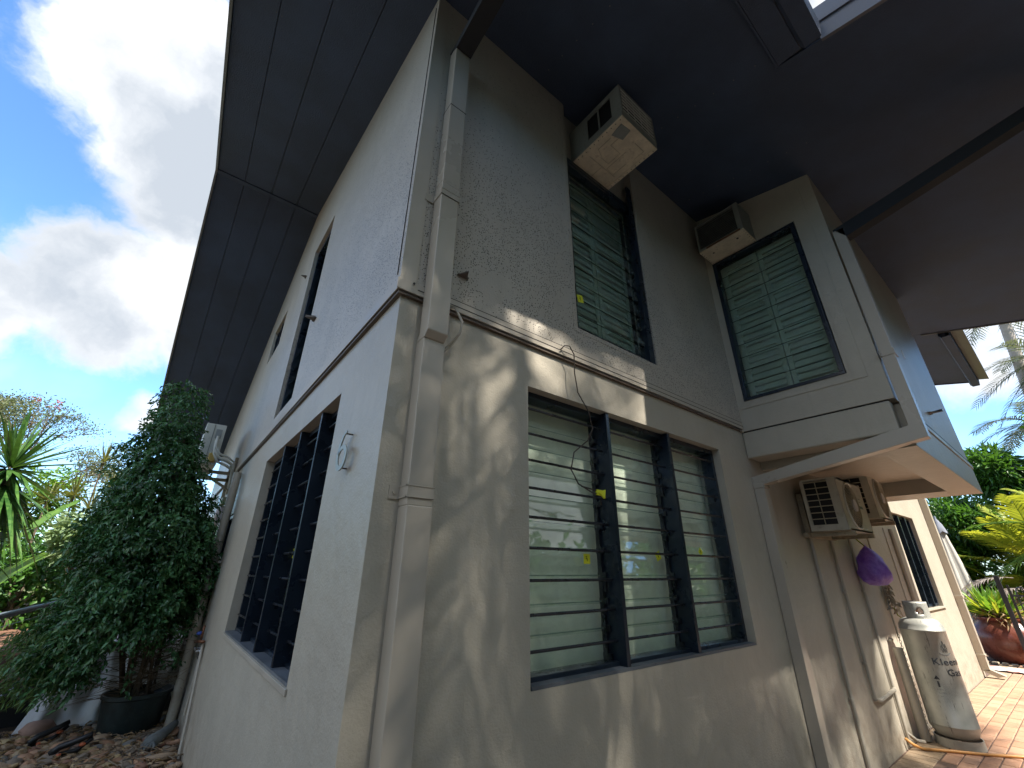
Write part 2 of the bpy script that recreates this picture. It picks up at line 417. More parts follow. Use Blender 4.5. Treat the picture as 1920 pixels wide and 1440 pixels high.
# ------------------------------------------------------------------ mesh helpers
class MB:
    def __init__(s):
        s.v, s.f = [], []

    def add(s, vs, fs):
        o = len(s.v)
        s.v += [tuple(v) for v in vs]
        s.f += [tuple(i + o for i in f) for f in fs]
        return s

    def box(s, x0, x1, y0, y1, z0, z1):
        return s.add([(x, y, z) for x in (x0, x1) for y in (y0, y1) for z in (z0, z1)],
                     [(0, 1, 3, 2), (4, 6, 7, 5), (0, 4, 5, 1), (2, 3, 7, 6), (0, 2, 6, 4), (1, 5, 7, 3)])

    def prism(s, poly, vec):
        n = len(poly)
        a = [Vector(p) for p in poly]
        b = [p + Vector(vec) for p in a]
        nrm = sum(((a[i] - a[0]).cross(a[(i + 1) % n] - a[0]) for i in range(1, n - 1)), Vector())
        flip = nrm.dot(Vector(vec)) > 0
        fs = [tuple(range(n)), tuple(range(2 * n - 1, n - 1, -1))] + [(i, i + n, (i + 1) % n + n, (i + 1) % n) for i in range(n)]
        if flip:
            fs = [tuple(reversed(f)) for f in fs]
        return s.add(a + b, fs)

    def beam(s, p0, p1, w, h, upv=(0, 0, 1)):
        """A rectangular bar from p0 to p1, w wide and h deep."""
        p0, p1 = Vector(p0), Vector(p1)
        d = (p1 - p0).normalized()
        sd = d.cross(Vector(upv))
        if sd.length < 1e-4:
            sd = Vector((1, 0, 0))
        sd.normalize()
        u = sd.cross(d)
        q = [p + sd * (a * w / 2) + u * (b * h / 2) for p in (p0, p1) for a, b in ((-1, -1), (1, -1), (1, 1), (-1, 1))]
        return s.add(q, [(3, 2, 1, 0), (4, 5, 6, 7)] + [(i, (i + 1) % 4, (i + 1) % 4 + 4, i + 4) for i in range(4)])

    def tube(s, pts, r, n=8, r1=None, cap=True):
        pts = [Vector(p) for p in pts]
        k = len(pts)
        vs = []
        prev = None
        for i, p in enumerate(pts):
            d = (pts[min(i + 1, k - 1)] - pts[max(i - 1, 0)]).normalized()
            a = prev if prev is not None else (Vector((0, 0, 1)) if abs(d.z) < .9 else Vector((1, 0, 0)))
            sd = d.cross(a)
            if sd.length < 1e-4:
                sd = d.cross(Vector((0, 1, 0)))
            sd.normalize()
            u = sd.cross(d)
            prev = u
            rr = r if r1 is None else r + (r1 - r) * i / (k - 1)
            vs += [p + (sd * math.cos(2 * math.pi * j / n) + u * math.sin(2 * math.pi * j / n)) * rr for j in range(n)]
        fs = [(i * n + j, i * n + (j + 1) % n, (i + 1) * n + (j + 1) % n, (i + 1) * n + j) for i in range(k - 1) for j in range(n)]
        if cap:
            fs += [tuple(range(n))[::-1], tuple((k - 1) * n + j for j in range(n))]
        return s.add(vs, fs)

    def lathe(s, prof, c=(0, 0, 0), n=28):
        vs = [(c[0] + r * math.cos(2 * math.pi * j / n), c[1] + r * math.sin(2 * math.pi * j / n), c[2] + z) for r, z in prof for j in range(n)]
        fs = [(i * n + j, i * n + (j + 1) % n, (i + 1) * n + (j + 1) % n, (i + 1) * n + j) for i in range(len(prof) - 1) for j in range(n)]
        return s.add(vs, fs)

    def build(s, name, m, parent=None, smooth=False, bevel=0.):
        me = bpy.data.meshes.new(name)
        me.from_pydata(s.v, [], s.f)
        me.materials.append(m)
        if smooth:
            me.polygons.foreach_set('use_smooth', [True] * len(me.polygons))
            if smooth == 'auto':
                me.set_sharp_from_angle(angle=R(35))
        me.update()
        o = bpy.data.objects.new(name, me)
        COL.objects.link(o)
        if parent is not None:
            o.parent = parent
        if bevel:
            b = o.modifiers.new('bevel', 'BEVEL')
            b.width = bevel
            b.segments = 2
            b.limit_method = 'ANGLE'
        return o


def B(*a):
    return MB().box(*a)


def tag(o, label=None, cat=None, group=None, kind=None):
    for k, v in (('label', label), ('category', cat), ('group', group), ('kind', kind)):
        if v:
            o[k] = v
    return o


def thing(name, label, cat, loc=(0, 0, 0), group=None):
    o = bpy.data.objects.new(name, None)
    COL.objects.link(o)
    o.location = loc
    o.empty_display_size = .1
    tag(o, label, cat, group)
    return o


def part(mb, name, m, parent, smooth=False, bevel=0.):
    """Parts are written in world coordinates; shift them to sit under an Empty that may be anywhere."""
    o = mb.build(name, m, parent, smooth, bevel)
    base = Vector((0, 0, 0))
    p = parent
    while p is not None:
        base += p.location
        p = p.parent
    if base.length > 1e-6:
        o.data.transform(Matrix.Translation(-base))
    return o


def add_np(name, V, F, m, parent=None, smooth=False):
    me = bpy.data.meshes.new(name)
    V = np.asarray(V, dtype=np.float32)
    F = np.asarray(F, dtype=np.int32)
    k = F.shape[1]
    me.vertices.add(len(V))
    me.vertices.foreach_set('co', V.ravel())
    me.loops.add(F.size)
    me.loops.foreach_set('vertex_index', F.ravel())
    me.polygons.add(len(F))
    me.polygons.foreach_set('loop_start', np.arange(0, F.size, k, dtype=np.int32))
    me.polygons.foreach_set('loop_total', np.full(len(F), k, dtype=np.int32))
    if smooth:
        me.polygons.foreach_set('use_smooth', np.ones(len(F), dtype=bool))
    me.update(calc_edges=True)
    me.validate()
    me.materials.append(m)
    o = bpy.data.objects.new(name, me)
    COL.objects.link(o)
    if parent is not None:
        o.parent = parent
        base = Vector((0, 0, 0))
        p = parent
        while p is not None:
            base += p.location
            p = p.parent
        me.transform(Matrix.Translation(-base))
    return o


def unit(a):
    return a / np.maximum(np.linalg.norm(a, axis=1, keepdims=True), 1e-9)


def leaves(C, D, Nn, L, Wd, fold=.25):
    """Folded pointed leaves: centre base C, long axis D, normal Nn."""
    D = unit(D)
    Sd = unit(np.cross(D, Nn))
    Up = np.cross(Sd, D)
    L = np.broadcast_to(np.asarray(L, float).reshape(-1, 1), (len(C), 1))
    Wd = np.broadcast_to(np.asarray(Wd, float).reshape(-1, 1), (len(C), 1))
    mid = C + D * L * .42
    a = C
    b = mid + Sd * Wd / 2 + Up * Wd * fold
    c = C + D * L - Up * L * .12
    e = mid - Sd * Wd / 2 + Up * Wd * fold
    V = np.stack([a, b, c, e], 1).reshape(-1, 3)
    i = np.arange(len(C))[:, None] * 4
    F = np.concatenate([i + [0, 1, 2], i + [0, 2, 3]], 0)
    return V, F


def strips(P, D, Up, L, Wd, droop, seg=4):
    """Long arching strap leaves as strips of quads."""
    n = len(P)
    D = unit(D)
    Sd = unit(np.cross(D, Up))
    L = np.broadcast_to(np.asarray(L, float).reshape(-1, 1), (n, 1))
    Wd = np.broadcast_to(np.asarray(Wd, float).reshape(-1, 1), (n, 1))
    droop = np.broadcast_to(np.asarray(droop, float).reshape(-1, 1), (n, 1))
    rows = []
    for k in range(seg + 1):
        t = k / seg
        c = P + D * L * t - np.array([0, 0, 1.]) * L * droop * t * t
        w = Wd * (.55 + .45 * min(1, t * 3)) * (1 - t ** 2.2) + .0015
        rows += [c - Sd * w / 2, c + Sd * w / 2]
    V = np.stack(rows, 1).reshape(-1, 3)
    k2 = 2 * (seg + 1)
    base = np.arange(n)[:, None] * k2
    F = np.concatenate([base + [2 * k, 2 * k + 1, 2 * k + 3, 2 * k + 2] for k in range(seg)], 0)
    return V, F


def cat(parts):
    Vs, Fs, o = [], [], 0
    for V, F in parts:
        Vs.append(V)
        Fs.append(F + o)
        o += len(V)
    return np.concatenate(Vs), np.concatenate(Fs)


def rdir(n, bias=(0, 0, 0)):
    return unit(rng.normal(size=(n, 3)) + np.array(bias))


# ------------------------------------------------------------------ ground
g = MB().box(-60, 3.3, .0, 60, -.3, .075).box(-60, -3.0, -60, -.001, -.3, .075).build('garden_ground', M['soil'])
tag(g, kind='structure')
g = MB().box(3.301, 120, -60, 60, -.3, -.006).box(-2.999, 3.3, -60, -.001, -.3, -.006).build('brick_paving', M['joint'])
paving = tag(g, kind='structure')


def roofz(y):
    return 5.30 + .226 * y if y <= 3.62 else 6.12 - .45 * (y - 3.62)


# ------------------------------------------------------------------ the house
house = thing('house', 'two storey taupe rendered house with dark soffits and louvre windows', 'house')


def wall_cells(mp, cols, mb):
    """cols: (u0, u1, [(z0, z1 or top function), ...]); mp maps (u, depth, z) to a point."""
    for u0, u1, segs in cols:
        for z0, z1 in segs:
            a, b = (z1(u0), z1(u1)) if callable(z1) else (z1, z1)
            vs = [mp(u, dp, z) for (u, z) in ((u0, z0), (u1, z0), (u1, b), (u0, a)) for dp in (0, 1)]
            mb.add(vs, [(0, 2, 4, 6), (1, 7, 5, 3), (0, 1, 3, 2), (2, 3, 5, 4), (4, 5, 7, 6), (6, 7, 1, 0)])
    return mb


def fixn(o):
    bm = bmesh.new()
    bm.from_mesh(o.data)
    bmesh.ops.recalc_face_normals(bm, faces=bm.faces)
    bm.to_mesh(o.data)
    bm.free()
    return o


# lower street wall: y 0 to .2
lo = lambda u, dp, z: (u, .2 * dp, z)
mb = wall_cells(lo, [(0, .79, [(-.2, 2.72)]), (.79, 2.89, [(-.2, 1.06), (2.47, 2.72)]), (2.89, 8.04, [(-.2, 2.72)]),
                     (8.04, 9.34, [(-.2, 1.06), (2.38, 2.72)]), (9.34, 10.6, [(-.2, 2.72)]), ], MB())
wall_cells(lo, [(6.7, 10.6, [(2.72, 3.3)])], mb)
fixn(part(mb, 'wall', M['wall'], house))['label'] = 'smooth lower wall with dappled sunlight and wide louvre window'
# lower garden wall: x 0 to .2
la = lambda u, dp, z: (.2 * dp, u, z)
mb = wall_cells(la, [(.2, .72, [(-.2, 2.72)]), (.72, 2.88, [(-.2, 1.05), (2.45, 2.72)]), (2.88, 4.42, [(-.2, 2.72)]),
                     (4.42, 4.98, [(-.2, 1.6), (2.12, 2.72)]), (4.98, 6.75, [(-.2, 2.72)]),
                     (6.75, 7.1, [(-.2, .2), (2.7, 2.72)]), (7.1, 11., [(-.2, 2.72)])], MB())
fixn(part(mb, 'wall', M['wall'], house))['label'] = 'shaded lower garden wall carrying the house number'
# upper cladding, garden side, 2 cm proud of the wall below
ua = lambda u, dp, z: (-.022 + .15 * dp, u, z)
T = lambda u: roofz(u) + .05
mb = wall_cells(ua, [(-.022, 2.2, [(2.75, T)]), (2.2, 2.95, [(2.75, 2.88), (5.0, T)]), (2.95, 3.62, [(2.75, T)]), (3.62, 4.22, [(2.75, T)]),
                     (4.22, 5.05, [(2.75, 4.3), (4.84, T)]), (5.05, 9., [(2.75, T)])], MB())
fixn(part(mb, 'cladding', M['clad'], house))['label'] = 'upper garden wall speckled with black mould'
# upper cladding, street side
ub = lambda u, dp, z: (u, -.022 + .15 * dp, z)
top0 = 5.30
mb = wall_cells(ub, [(.128, 1.2, [(2.75, top0)]), (1.2, 2.11, [(2.75, 3.0)]), (2.11, 3.4, [(2.75, top0)])], MB())
fixn(part(mb, 'cladding', M['clad'], house))['label'] = 'upper street wall with sandy speckled texture'
# corner strip: smooth board at the end of the garden cladding
part(MB().box(-.0245, .062, -.0265, -.0225, 2.80, 5.29), 'corner_board', M['trim'], house)
# trim band; its brown underside has shadow darkened into the colour
part(MB().box(-.034, 3.395, -.030, -.023, 2.738, 2.80), 'trim_band', M['trim'], house, bevel=.002)
part(MB().box(-.030, -.023, -.0225, 9., 2.738, 2.80), 'trim_band', M['trim'], house, bevel=.002)
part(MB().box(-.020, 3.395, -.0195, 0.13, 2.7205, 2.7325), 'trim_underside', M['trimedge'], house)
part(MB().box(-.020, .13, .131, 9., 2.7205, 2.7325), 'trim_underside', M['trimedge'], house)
part(MB().box(.07, 3.39, -.0315, -.030, 2.764, 2.768), 'trim_groove', M['black'], house)
part(MB().box(.10, 3.39, -.025, -.0225, 2.803, 2.807), 'trim_groove', M['black'], house)
part(MB().box(-.0255, -.0225, .02, 8.9, 2.803, 2.806), 'trim_groove', M['black'], house)
part(MB().box(-.0265, -.0225, .015, .017, 2.84, 5.2), 'trim_groove', M['black'], house)
for (y, z) in ((.045, 2.79),):
    part(MB().tube([(y, -.0345, z), (y, -.037, z)], .006, 8), 'nail_head', M['black'], house)

# bay window box over the gas bottle
bz = lambda y: roofz(y) + .04
bs = lambda u, dp, z: (3.4 + .12 * dp, u, z)
mb = wall_cells(bs, [(-1.12, -.90, [(2.72, bz)]), (-.90, -.09, [(2.72, 3.0)]), (-.09, -.022, [(2.72, bz)]), (-.9, -.55, [(4.62, bz)])], MB())
wall_cells(bs, [(-.55, -.09, [(4.98, bz)])], mb)
fixn(part(mb, 'bay_wall', M['wall'], house))['label'] = 'shaded side of the projecting bay'
bf = lambda u, dp, z: (u, -1.12 + .12 * dp, z)
mb = wall_cells(bf, [(3.52, 6.65, [(2.72, bz(-1.12))])], MB())
fixn(part(mb, 'bay_wall', M['wall'], house))['label'] = 'pale street face of the projecting bay'
part(MB().box(6.53, 6.65, -1.0, -.0, 2.72, 5.2), 'bay_wall', M['wall'], house)
part(MB().box(3.405, 3.65, -1.085, -.002, 2.47, 2.711), 'bay_skirt', M['wall'], house, bevel=.012)
part(MB().box(3.412, 3.65, -1.08, -.002, 2.7115, 2.7195), 'bay_joint', M['black'], house)
part(MB().box(3.505, 6.66, -1.127, -.89, 2.37, 2.699), 'bay_beam', M['wall'], house, bevel=.004)
part(MB().box(6.17, 6.66, -.889, -.002, 2.37, 2.70), 'bay_beam', M['wall'], house, bevel=.004)
part(MB().box(3.655, 6.16, -.885, -.002, 2.53, 2.60), 'bay_ceiling', M['wall'], house)
part(MB().box(3.655, 3.85, -.889, -.002, 2.40, 2.529), 'bay_ceiling', M['wall'], house)
part(MB().box(3.55, 6.66, -1.132, -1.1205, 2.70, 2.719), 'bay_joint', M['black'], house)
part(MB().box(3.60, 6.67, -1.138, -1.1275, 2.65, 2.69), 'bay_trim', M['trim'], house, bevel=.002)
part(MB().box(3.37, 3.53, -.0215, .12, 2.714, 2.752), 'corner_filler', M['wall'], house)
# raised panel surround on the bay side
part(MB().box(3.393, 3.3995, -1.02, -.93, 2.93, 4.95).box(3.393, 3.3995, -.93, -.03, 2.93, 2.97), 'panel_surround', M['wall'], house)

# recess over the tall street window and its infill
part(MB().box(1.2, 2.11, .05, .128, 4.67, 5.30), 'recess_panel', M['clad'], house)
part(MB().box(1.2, 1.215, -.018, .05, 3.0, 5.30), 'recess_jamb', M['wall'], house)
part(MB().box(1.17, 1.198, -.0245, -.0225, 2.985, 4.9).box(1.17, 2.14, -.0245, -.0225, 2.965, 2.984), 'window_surround', M['clad'], house)

# rooms behind the windows
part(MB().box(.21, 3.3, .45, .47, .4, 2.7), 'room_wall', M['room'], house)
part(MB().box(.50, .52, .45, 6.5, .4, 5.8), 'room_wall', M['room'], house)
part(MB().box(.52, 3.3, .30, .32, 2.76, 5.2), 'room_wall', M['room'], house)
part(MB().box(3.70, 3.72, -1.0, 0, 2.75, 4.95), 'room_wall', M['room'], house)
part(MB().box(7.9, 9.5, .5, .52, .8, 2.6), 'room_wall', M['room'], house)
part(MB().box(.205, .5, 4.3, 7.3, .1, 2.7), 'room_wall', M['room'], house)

# ------------------------------------------------------------------ roof and soffits
TH = .16


def slope_panel(name, x0, x1, ys, m, parent, dz=0., th=.02):
    mb = MB()
    for y0, y1 in zip(ys, ys[1:]):
        z0, z1 = roofz(y0) + dz, roofz(y1) + dz
        mb.prism([(x0, y0, z0), (x1, y0, z0), (x1, y1, z1), (x0, y1, z1)], (0, 0, th))
    return part(mb, name, m, parent)


jx = [-1.225, -.93, -.62, -.31, .0]
for a, b in zip(jx, jx[1:]):
    slope_panel('soffit_panel', a + .003, b - .003, [-1.36, 3.60], M['soffit'], house)
    slope_panel('soffit_panel', a + .003, b - .003, [3.66, 9.2], M['soffit'], house)
slope_panel('soffit_panel', .003, 8.18, [-1.36, .25], M['soffit'], house)
slope_panel('soffit_panel', 2.126, 8.18, [-2.95, -1.36], M['soffit'], house)
slope_panel('soffit_panel', 8.186, 11.2, [-1.36, .25], M['soffit'], house)
# cover battens: over the ridge and faint panel joints in the patio soffit
part(MB().box(-1.225, .0, 3.595, 3.665, 6.098, 6.112), 'soffit_batten', M['soffit'], house)
mb = MB()
for q in range(9):
    for xx in (.9, 2.0, 3.0, 4.6, 5.6, 6.8):
        yy_ = -1.25 + q * .155
        mb.box(xx, xx + .007, yy_, yy_ + .007, roofz(yy_) - .003, roofz(yy_) + .001)
for xj in jx[1:4]:
    for q in range(26):
        yy_ = -1.2 + q * .36
        for dx_ in (-.02, .02):
            mb.box(xj + dx_, xj + dx_ + .006, yy_, yy_ + .006, roofz(yy_) - .003, roofz(yy_) + .002)
part(mb, 'nail_heads', M['fascia'], house)['kind'] = 'stuff'
# roof decks above the soffits
slope_panel('roof', -1.225, 2.10, [-1.55, 3.62, 9.2], M['fascia'], house, dz=.03, th=.16)
slope_panel('roof', 2.101, 8.18, [-2.95, 3.62, 9.2], M['fascia'], house, dz=.03, th=.16)
slope_panel('roof', 8.181, 11.2, [-1.55, 3.62, 9.2], M['fascia'], house, dz=.03, th=.16)
# barge board on the garden side
mb = MB()
for y0, y1 in ((-1.6, 3.62), (3.62, 9.25)):
    z0, z1 = roofz(y0) - .02, roofz(y1) - .02
    mb.prism([(-1.25, y0, z0), (-1.25, y1, z1), (-1.25, y1, z1 + .22), (-1.25, y0, z0 + .22)], (.022, 0, 0))
part(mb, 'barge_board', M['fascia'], house)
# eaves box and gutter on the street side
e0 = roofz(-1.6)


def eave(x0, x1, yb=-1.36, yf=-1.6):
    part(MB().box(x0, x1, yf + .025, yb - .002, roofz(yb) - .055, roofz(yb) - .02), 'eaves_board', M['soffit'], house)
    part(MB().box(x0, x1, yb, yb + .012, roofz(yb) - .06, roofz(yb) + .0), 'eaves_bead', M['soffit'], house)
    gp = [(x0, yf + .02, e0 + .16), (x0, yf + .02, e0 + .0), (x0, yf - .0, e0 - .03), (x0, yf - .1, e0 - .03), (x0, yf - .12, e0 + .1), (x0, yf - .11, e0 + .1), (x0, yf - .095, e0 - .02), (x0, yf + .0, e0 - .02), (x0, yf + .01, e0 + .16)]
    return fixn(part(MB().prism(gp, (x1 - x0, 0, 0)), 'gutter', M['soffit'], house))


eave(-1.22, 2.08, yf=-1.53)
eave(8.2, 11.25, yf=-1.30)
part(MB().box(8.2, 11.2, -1.29, -1.37, roofz(-1.4) - .02, roofz(-1.4) + .12), 'eaves_board', M['navy'], house)
# patio roof side and front edges
mb = MB().prism([(2.10, -1.62, roofz(-1.62) - .03), (2.10, -2.96, roofz(-2.96) - .03), (2.10, -2.96, roofz(-2.96) + .30), (2.10, -1.62, roofz(-1.62) + .30)], (.025, 0, 0))
mb.prism([(2.085, -1.62, roofz(-1.62) + .13), (2.085, -2.96, roofz(-2.96) + .13), (2.085, -2.96, roofz(-2.96) + .16), (2.085, -1.62, roofz(-1.62) + .16)], (.02, 0, 0))
part(mb, 'verge_board', simple('verge_paint', (.12, .125, .15), .4, .1, 4.), house)
part(MB().prism([(8.18, -1.1, roofz(-1.1) - .02), (8.18, -2.96, roofz(-2.96) - .02), (8.18, -2.96, roofz(-2.96) + .22), (8.18, -1.1, roofz(-1.1) + .22)], (.022, 0, 0)), 'verge_board', M['fascia'], house)
part(MB().box(2.1, 8.2, -2.985, -2.955, roofz(-2.95) - .03, roofz(-2.95) + .22), 'fascia_board', M['fascia'], house)
part(MB().prism([(11.2, .25, roofz(.25) - .02), (11.2, -1.4, roofz(-1.4) - .02), (11.2, -1.4, roofz(-1.4) + .2), (11.2, .25, roofz(.25) + .2)], (.022, 0, 0)), 'verge_board', M['navy'], house)


# ------------------------------------------------------------------ downpipes
def downpipe(x0, x1, label, segs, dark=None, brackets=(), m='pipe'):
    o = part(MB(), 'downpipe', M[m], house) if False else None
    mb = MB()
    for s_ in segs:
        if s_[0] == 'v':
            _, y0, y1, z0, z1 = s_
            mb.box(x0, x1, y0, y1, z0, z1)
        else:
            _, (ya, za), (yb, zb), h = s_
            mb.prism([(x0, ya, za), (x0, yb, zb), (x0, yb, zb + h), (x0, ya, za + h)], (x1 - x0, 0, 0))
    o = part(mb, 'downpipe', M[m], house, bevel=.004)
    fixn(o)
    o['label'] = label
    for (z, y0, tabs) in brackets:
        w = .05
        b = MB().box(x0 - .003, x1 + .003, y0 - .003, -.002 + y0 * 0, z, z + w)
        b.box(x0 - .005, x1 + .005, y0 - .006, y0 + .01, z, z + .006).box(x0 - .005, x1 + .005, y0 - .006, y0 + .01, z + w - .006, z + w)
        b.box(x0 - .005, x0, y0, -.004, z, z + .006).box(x0 - .005, x0, y0, -.004, z + w - .006, z + w)
        yt = tabs
        b.box(x0 - .045, x0 - .004, yt - .004, yt, z - .002, z + w)
        b.tube([(x0 - .025, yt - .003, z + w / 2), (x0 - .025, yt - .011, z + w / 2)], .007, 10)
        c = part(b, 'pipe_bracket', M[m], o)
    return o


dp = downpipe(.105, .215, 'rectangular downpipe at the front corner', [('v', -.088, -.004, -.1, 1.755), ('v', -.08, -.002, 1.755, 2.50)],
              brackets=((1.785, -.080, -.001),))
mb = MB().prism([(.102, -.114, 4.70), (.102, -.030, 4.70), (.102, -.030, 2.53), (.102, -.004, 2.495), (.102, -.086, 2.495), (.102, -.114, 2.525)], (.106, 0, 0))
o = part(mb, 'downpipe', M['pipe'], house, bevel=.004)
fixn(o)
o['label'] = 'upper length of the corner downpipe stepped out over the cladding'
mb = MB().box(.098, .212, -.118, -.024, 3.36, 3.40).box(.098, .212, -.120, -.114, 3.36, 3.364).box(.098, .212, -.120, -.114, 3.396, 3.40).box(.05, .10, -.030, -.024, 3.355, 3.40)
part(mb, 'pipe_bracket', M['pipe'], o)
part(MB().box(.101, .209, -.1155, -.028, 4.10, 4.105), 'pipe_joint', M['black'], o)
part(MB().box(.1015, .2085, -.115, -.029, 3.45, 3.452), 'pipe_joint', M['trim'], o)
mb = MB().prism([(.099, -.122, 4.67), (.099, -.026, 4.72), (.099, -1.50, 5.00), (.099, -1.52, 4.90)], (.112, 0, 0))
o = part(mb, 'gutter_pipe', M['navy'], house, bevel=.003)
fixn(o)
o['label'] = 'navy box pipe running under the soffit at the corner'
# downpipe of the bay, with its raking return under the box
o = fixn(part(MB().prism([(3.40, -1.215, 4.30), (3.40, -1.135, 4.30), (3.40, -1.135, 2.50), (3.40, -.0, 2.30), (3.40, -.0, 2.215), (3.40, -1.215, 2.40)], (.10, 0, 0)), 'downpipe', M['pipe'], house, bevel=.003))
o['label'] = 'downpipe on the front edge of the bay with a raking length slung beneath'
part(MB().box(3.394, 3.506, -1.221, -1.13, 3.05, 3.10).box(3.35, 3.395, -1.14, -1.136, 3.05, 3.10).box(3.50, 3.53, -1.25, -1.246, 3.03, 3.10), 'pipe_bracket', M['pipe'], o)
o = part(MB().box(3.40, 3.50, -.085, -.003, -.02, 2.212).box(3.392, 3.508, -.093, -.002, 2.20, 2.24), 'downpipe', M['pipe'], house, bevel=.003)
o['label'] = 'downpipe standing beside the air conditioner pipes'
o = fixn(part(MB().prism([(3.40, -1.215, 4.20), (3.40, -1.14, 4.32), (3.40, -2.95, 4.66), (3.40, -2.95, 4.57)], (.10, 0, 0)), 'gutter_pipe', M['navy'], house, bevel=.003))
o['label'] = 'navy box pipe running out under the patio soffit'
o = part(MB().box(10.40, 10.52, -.10, -.002, .10, 3.3).box(10.39, 10.53, -.11, -.002, 1.15, 1.19).box(10.39, 10.53, -.11, -.002, .30, .33), 'downpipe', M['pipe'], house, bevel=.003)
o['label'] = 'far downpipe beside the terracotta pot'
part(MB().prism([(10.40, -.10, .12), (10.40, -.0, .10), (10.40, -.16, .02), (10.40, -.26, .05)], (.12, 0, 0)), 'pipe_shoe', M['pipe'], o)
fixn(o.children[0])


# ------------------------------------------------------------------ windows
def text_obj(name, s, m, parent, mtx, size, ext=.0006, scale=(1, 1), off=0.):
    cu = bpy.data.curves.new(name, 'FONT')
    cu.body = s
    cu.size = size
    cu.extrude = ext
    cu.offset = off
    cu.align_x = 'CENTER'
    cu.align_y = 'CENTER'
    t = bpy.data.objects.new('tmp', cu)
    COL.objects.link(t)
    dg = bpy.context.evaluated_depsgraph_get()
    me = bpy.data.meshes.new_from_object(t.evaluated_get(dg))
    bpy.data.objects.remove(t)
    me.transform(mtx @ Matrix.Diagonal((scale[0], scale[1], 1, 1)))
    me.materials.clear()
    me.materials.append(m)
    o = bpy.data.objects.new(name, me)
    COL.objects.link(o)
    o.parent = parent
    return o


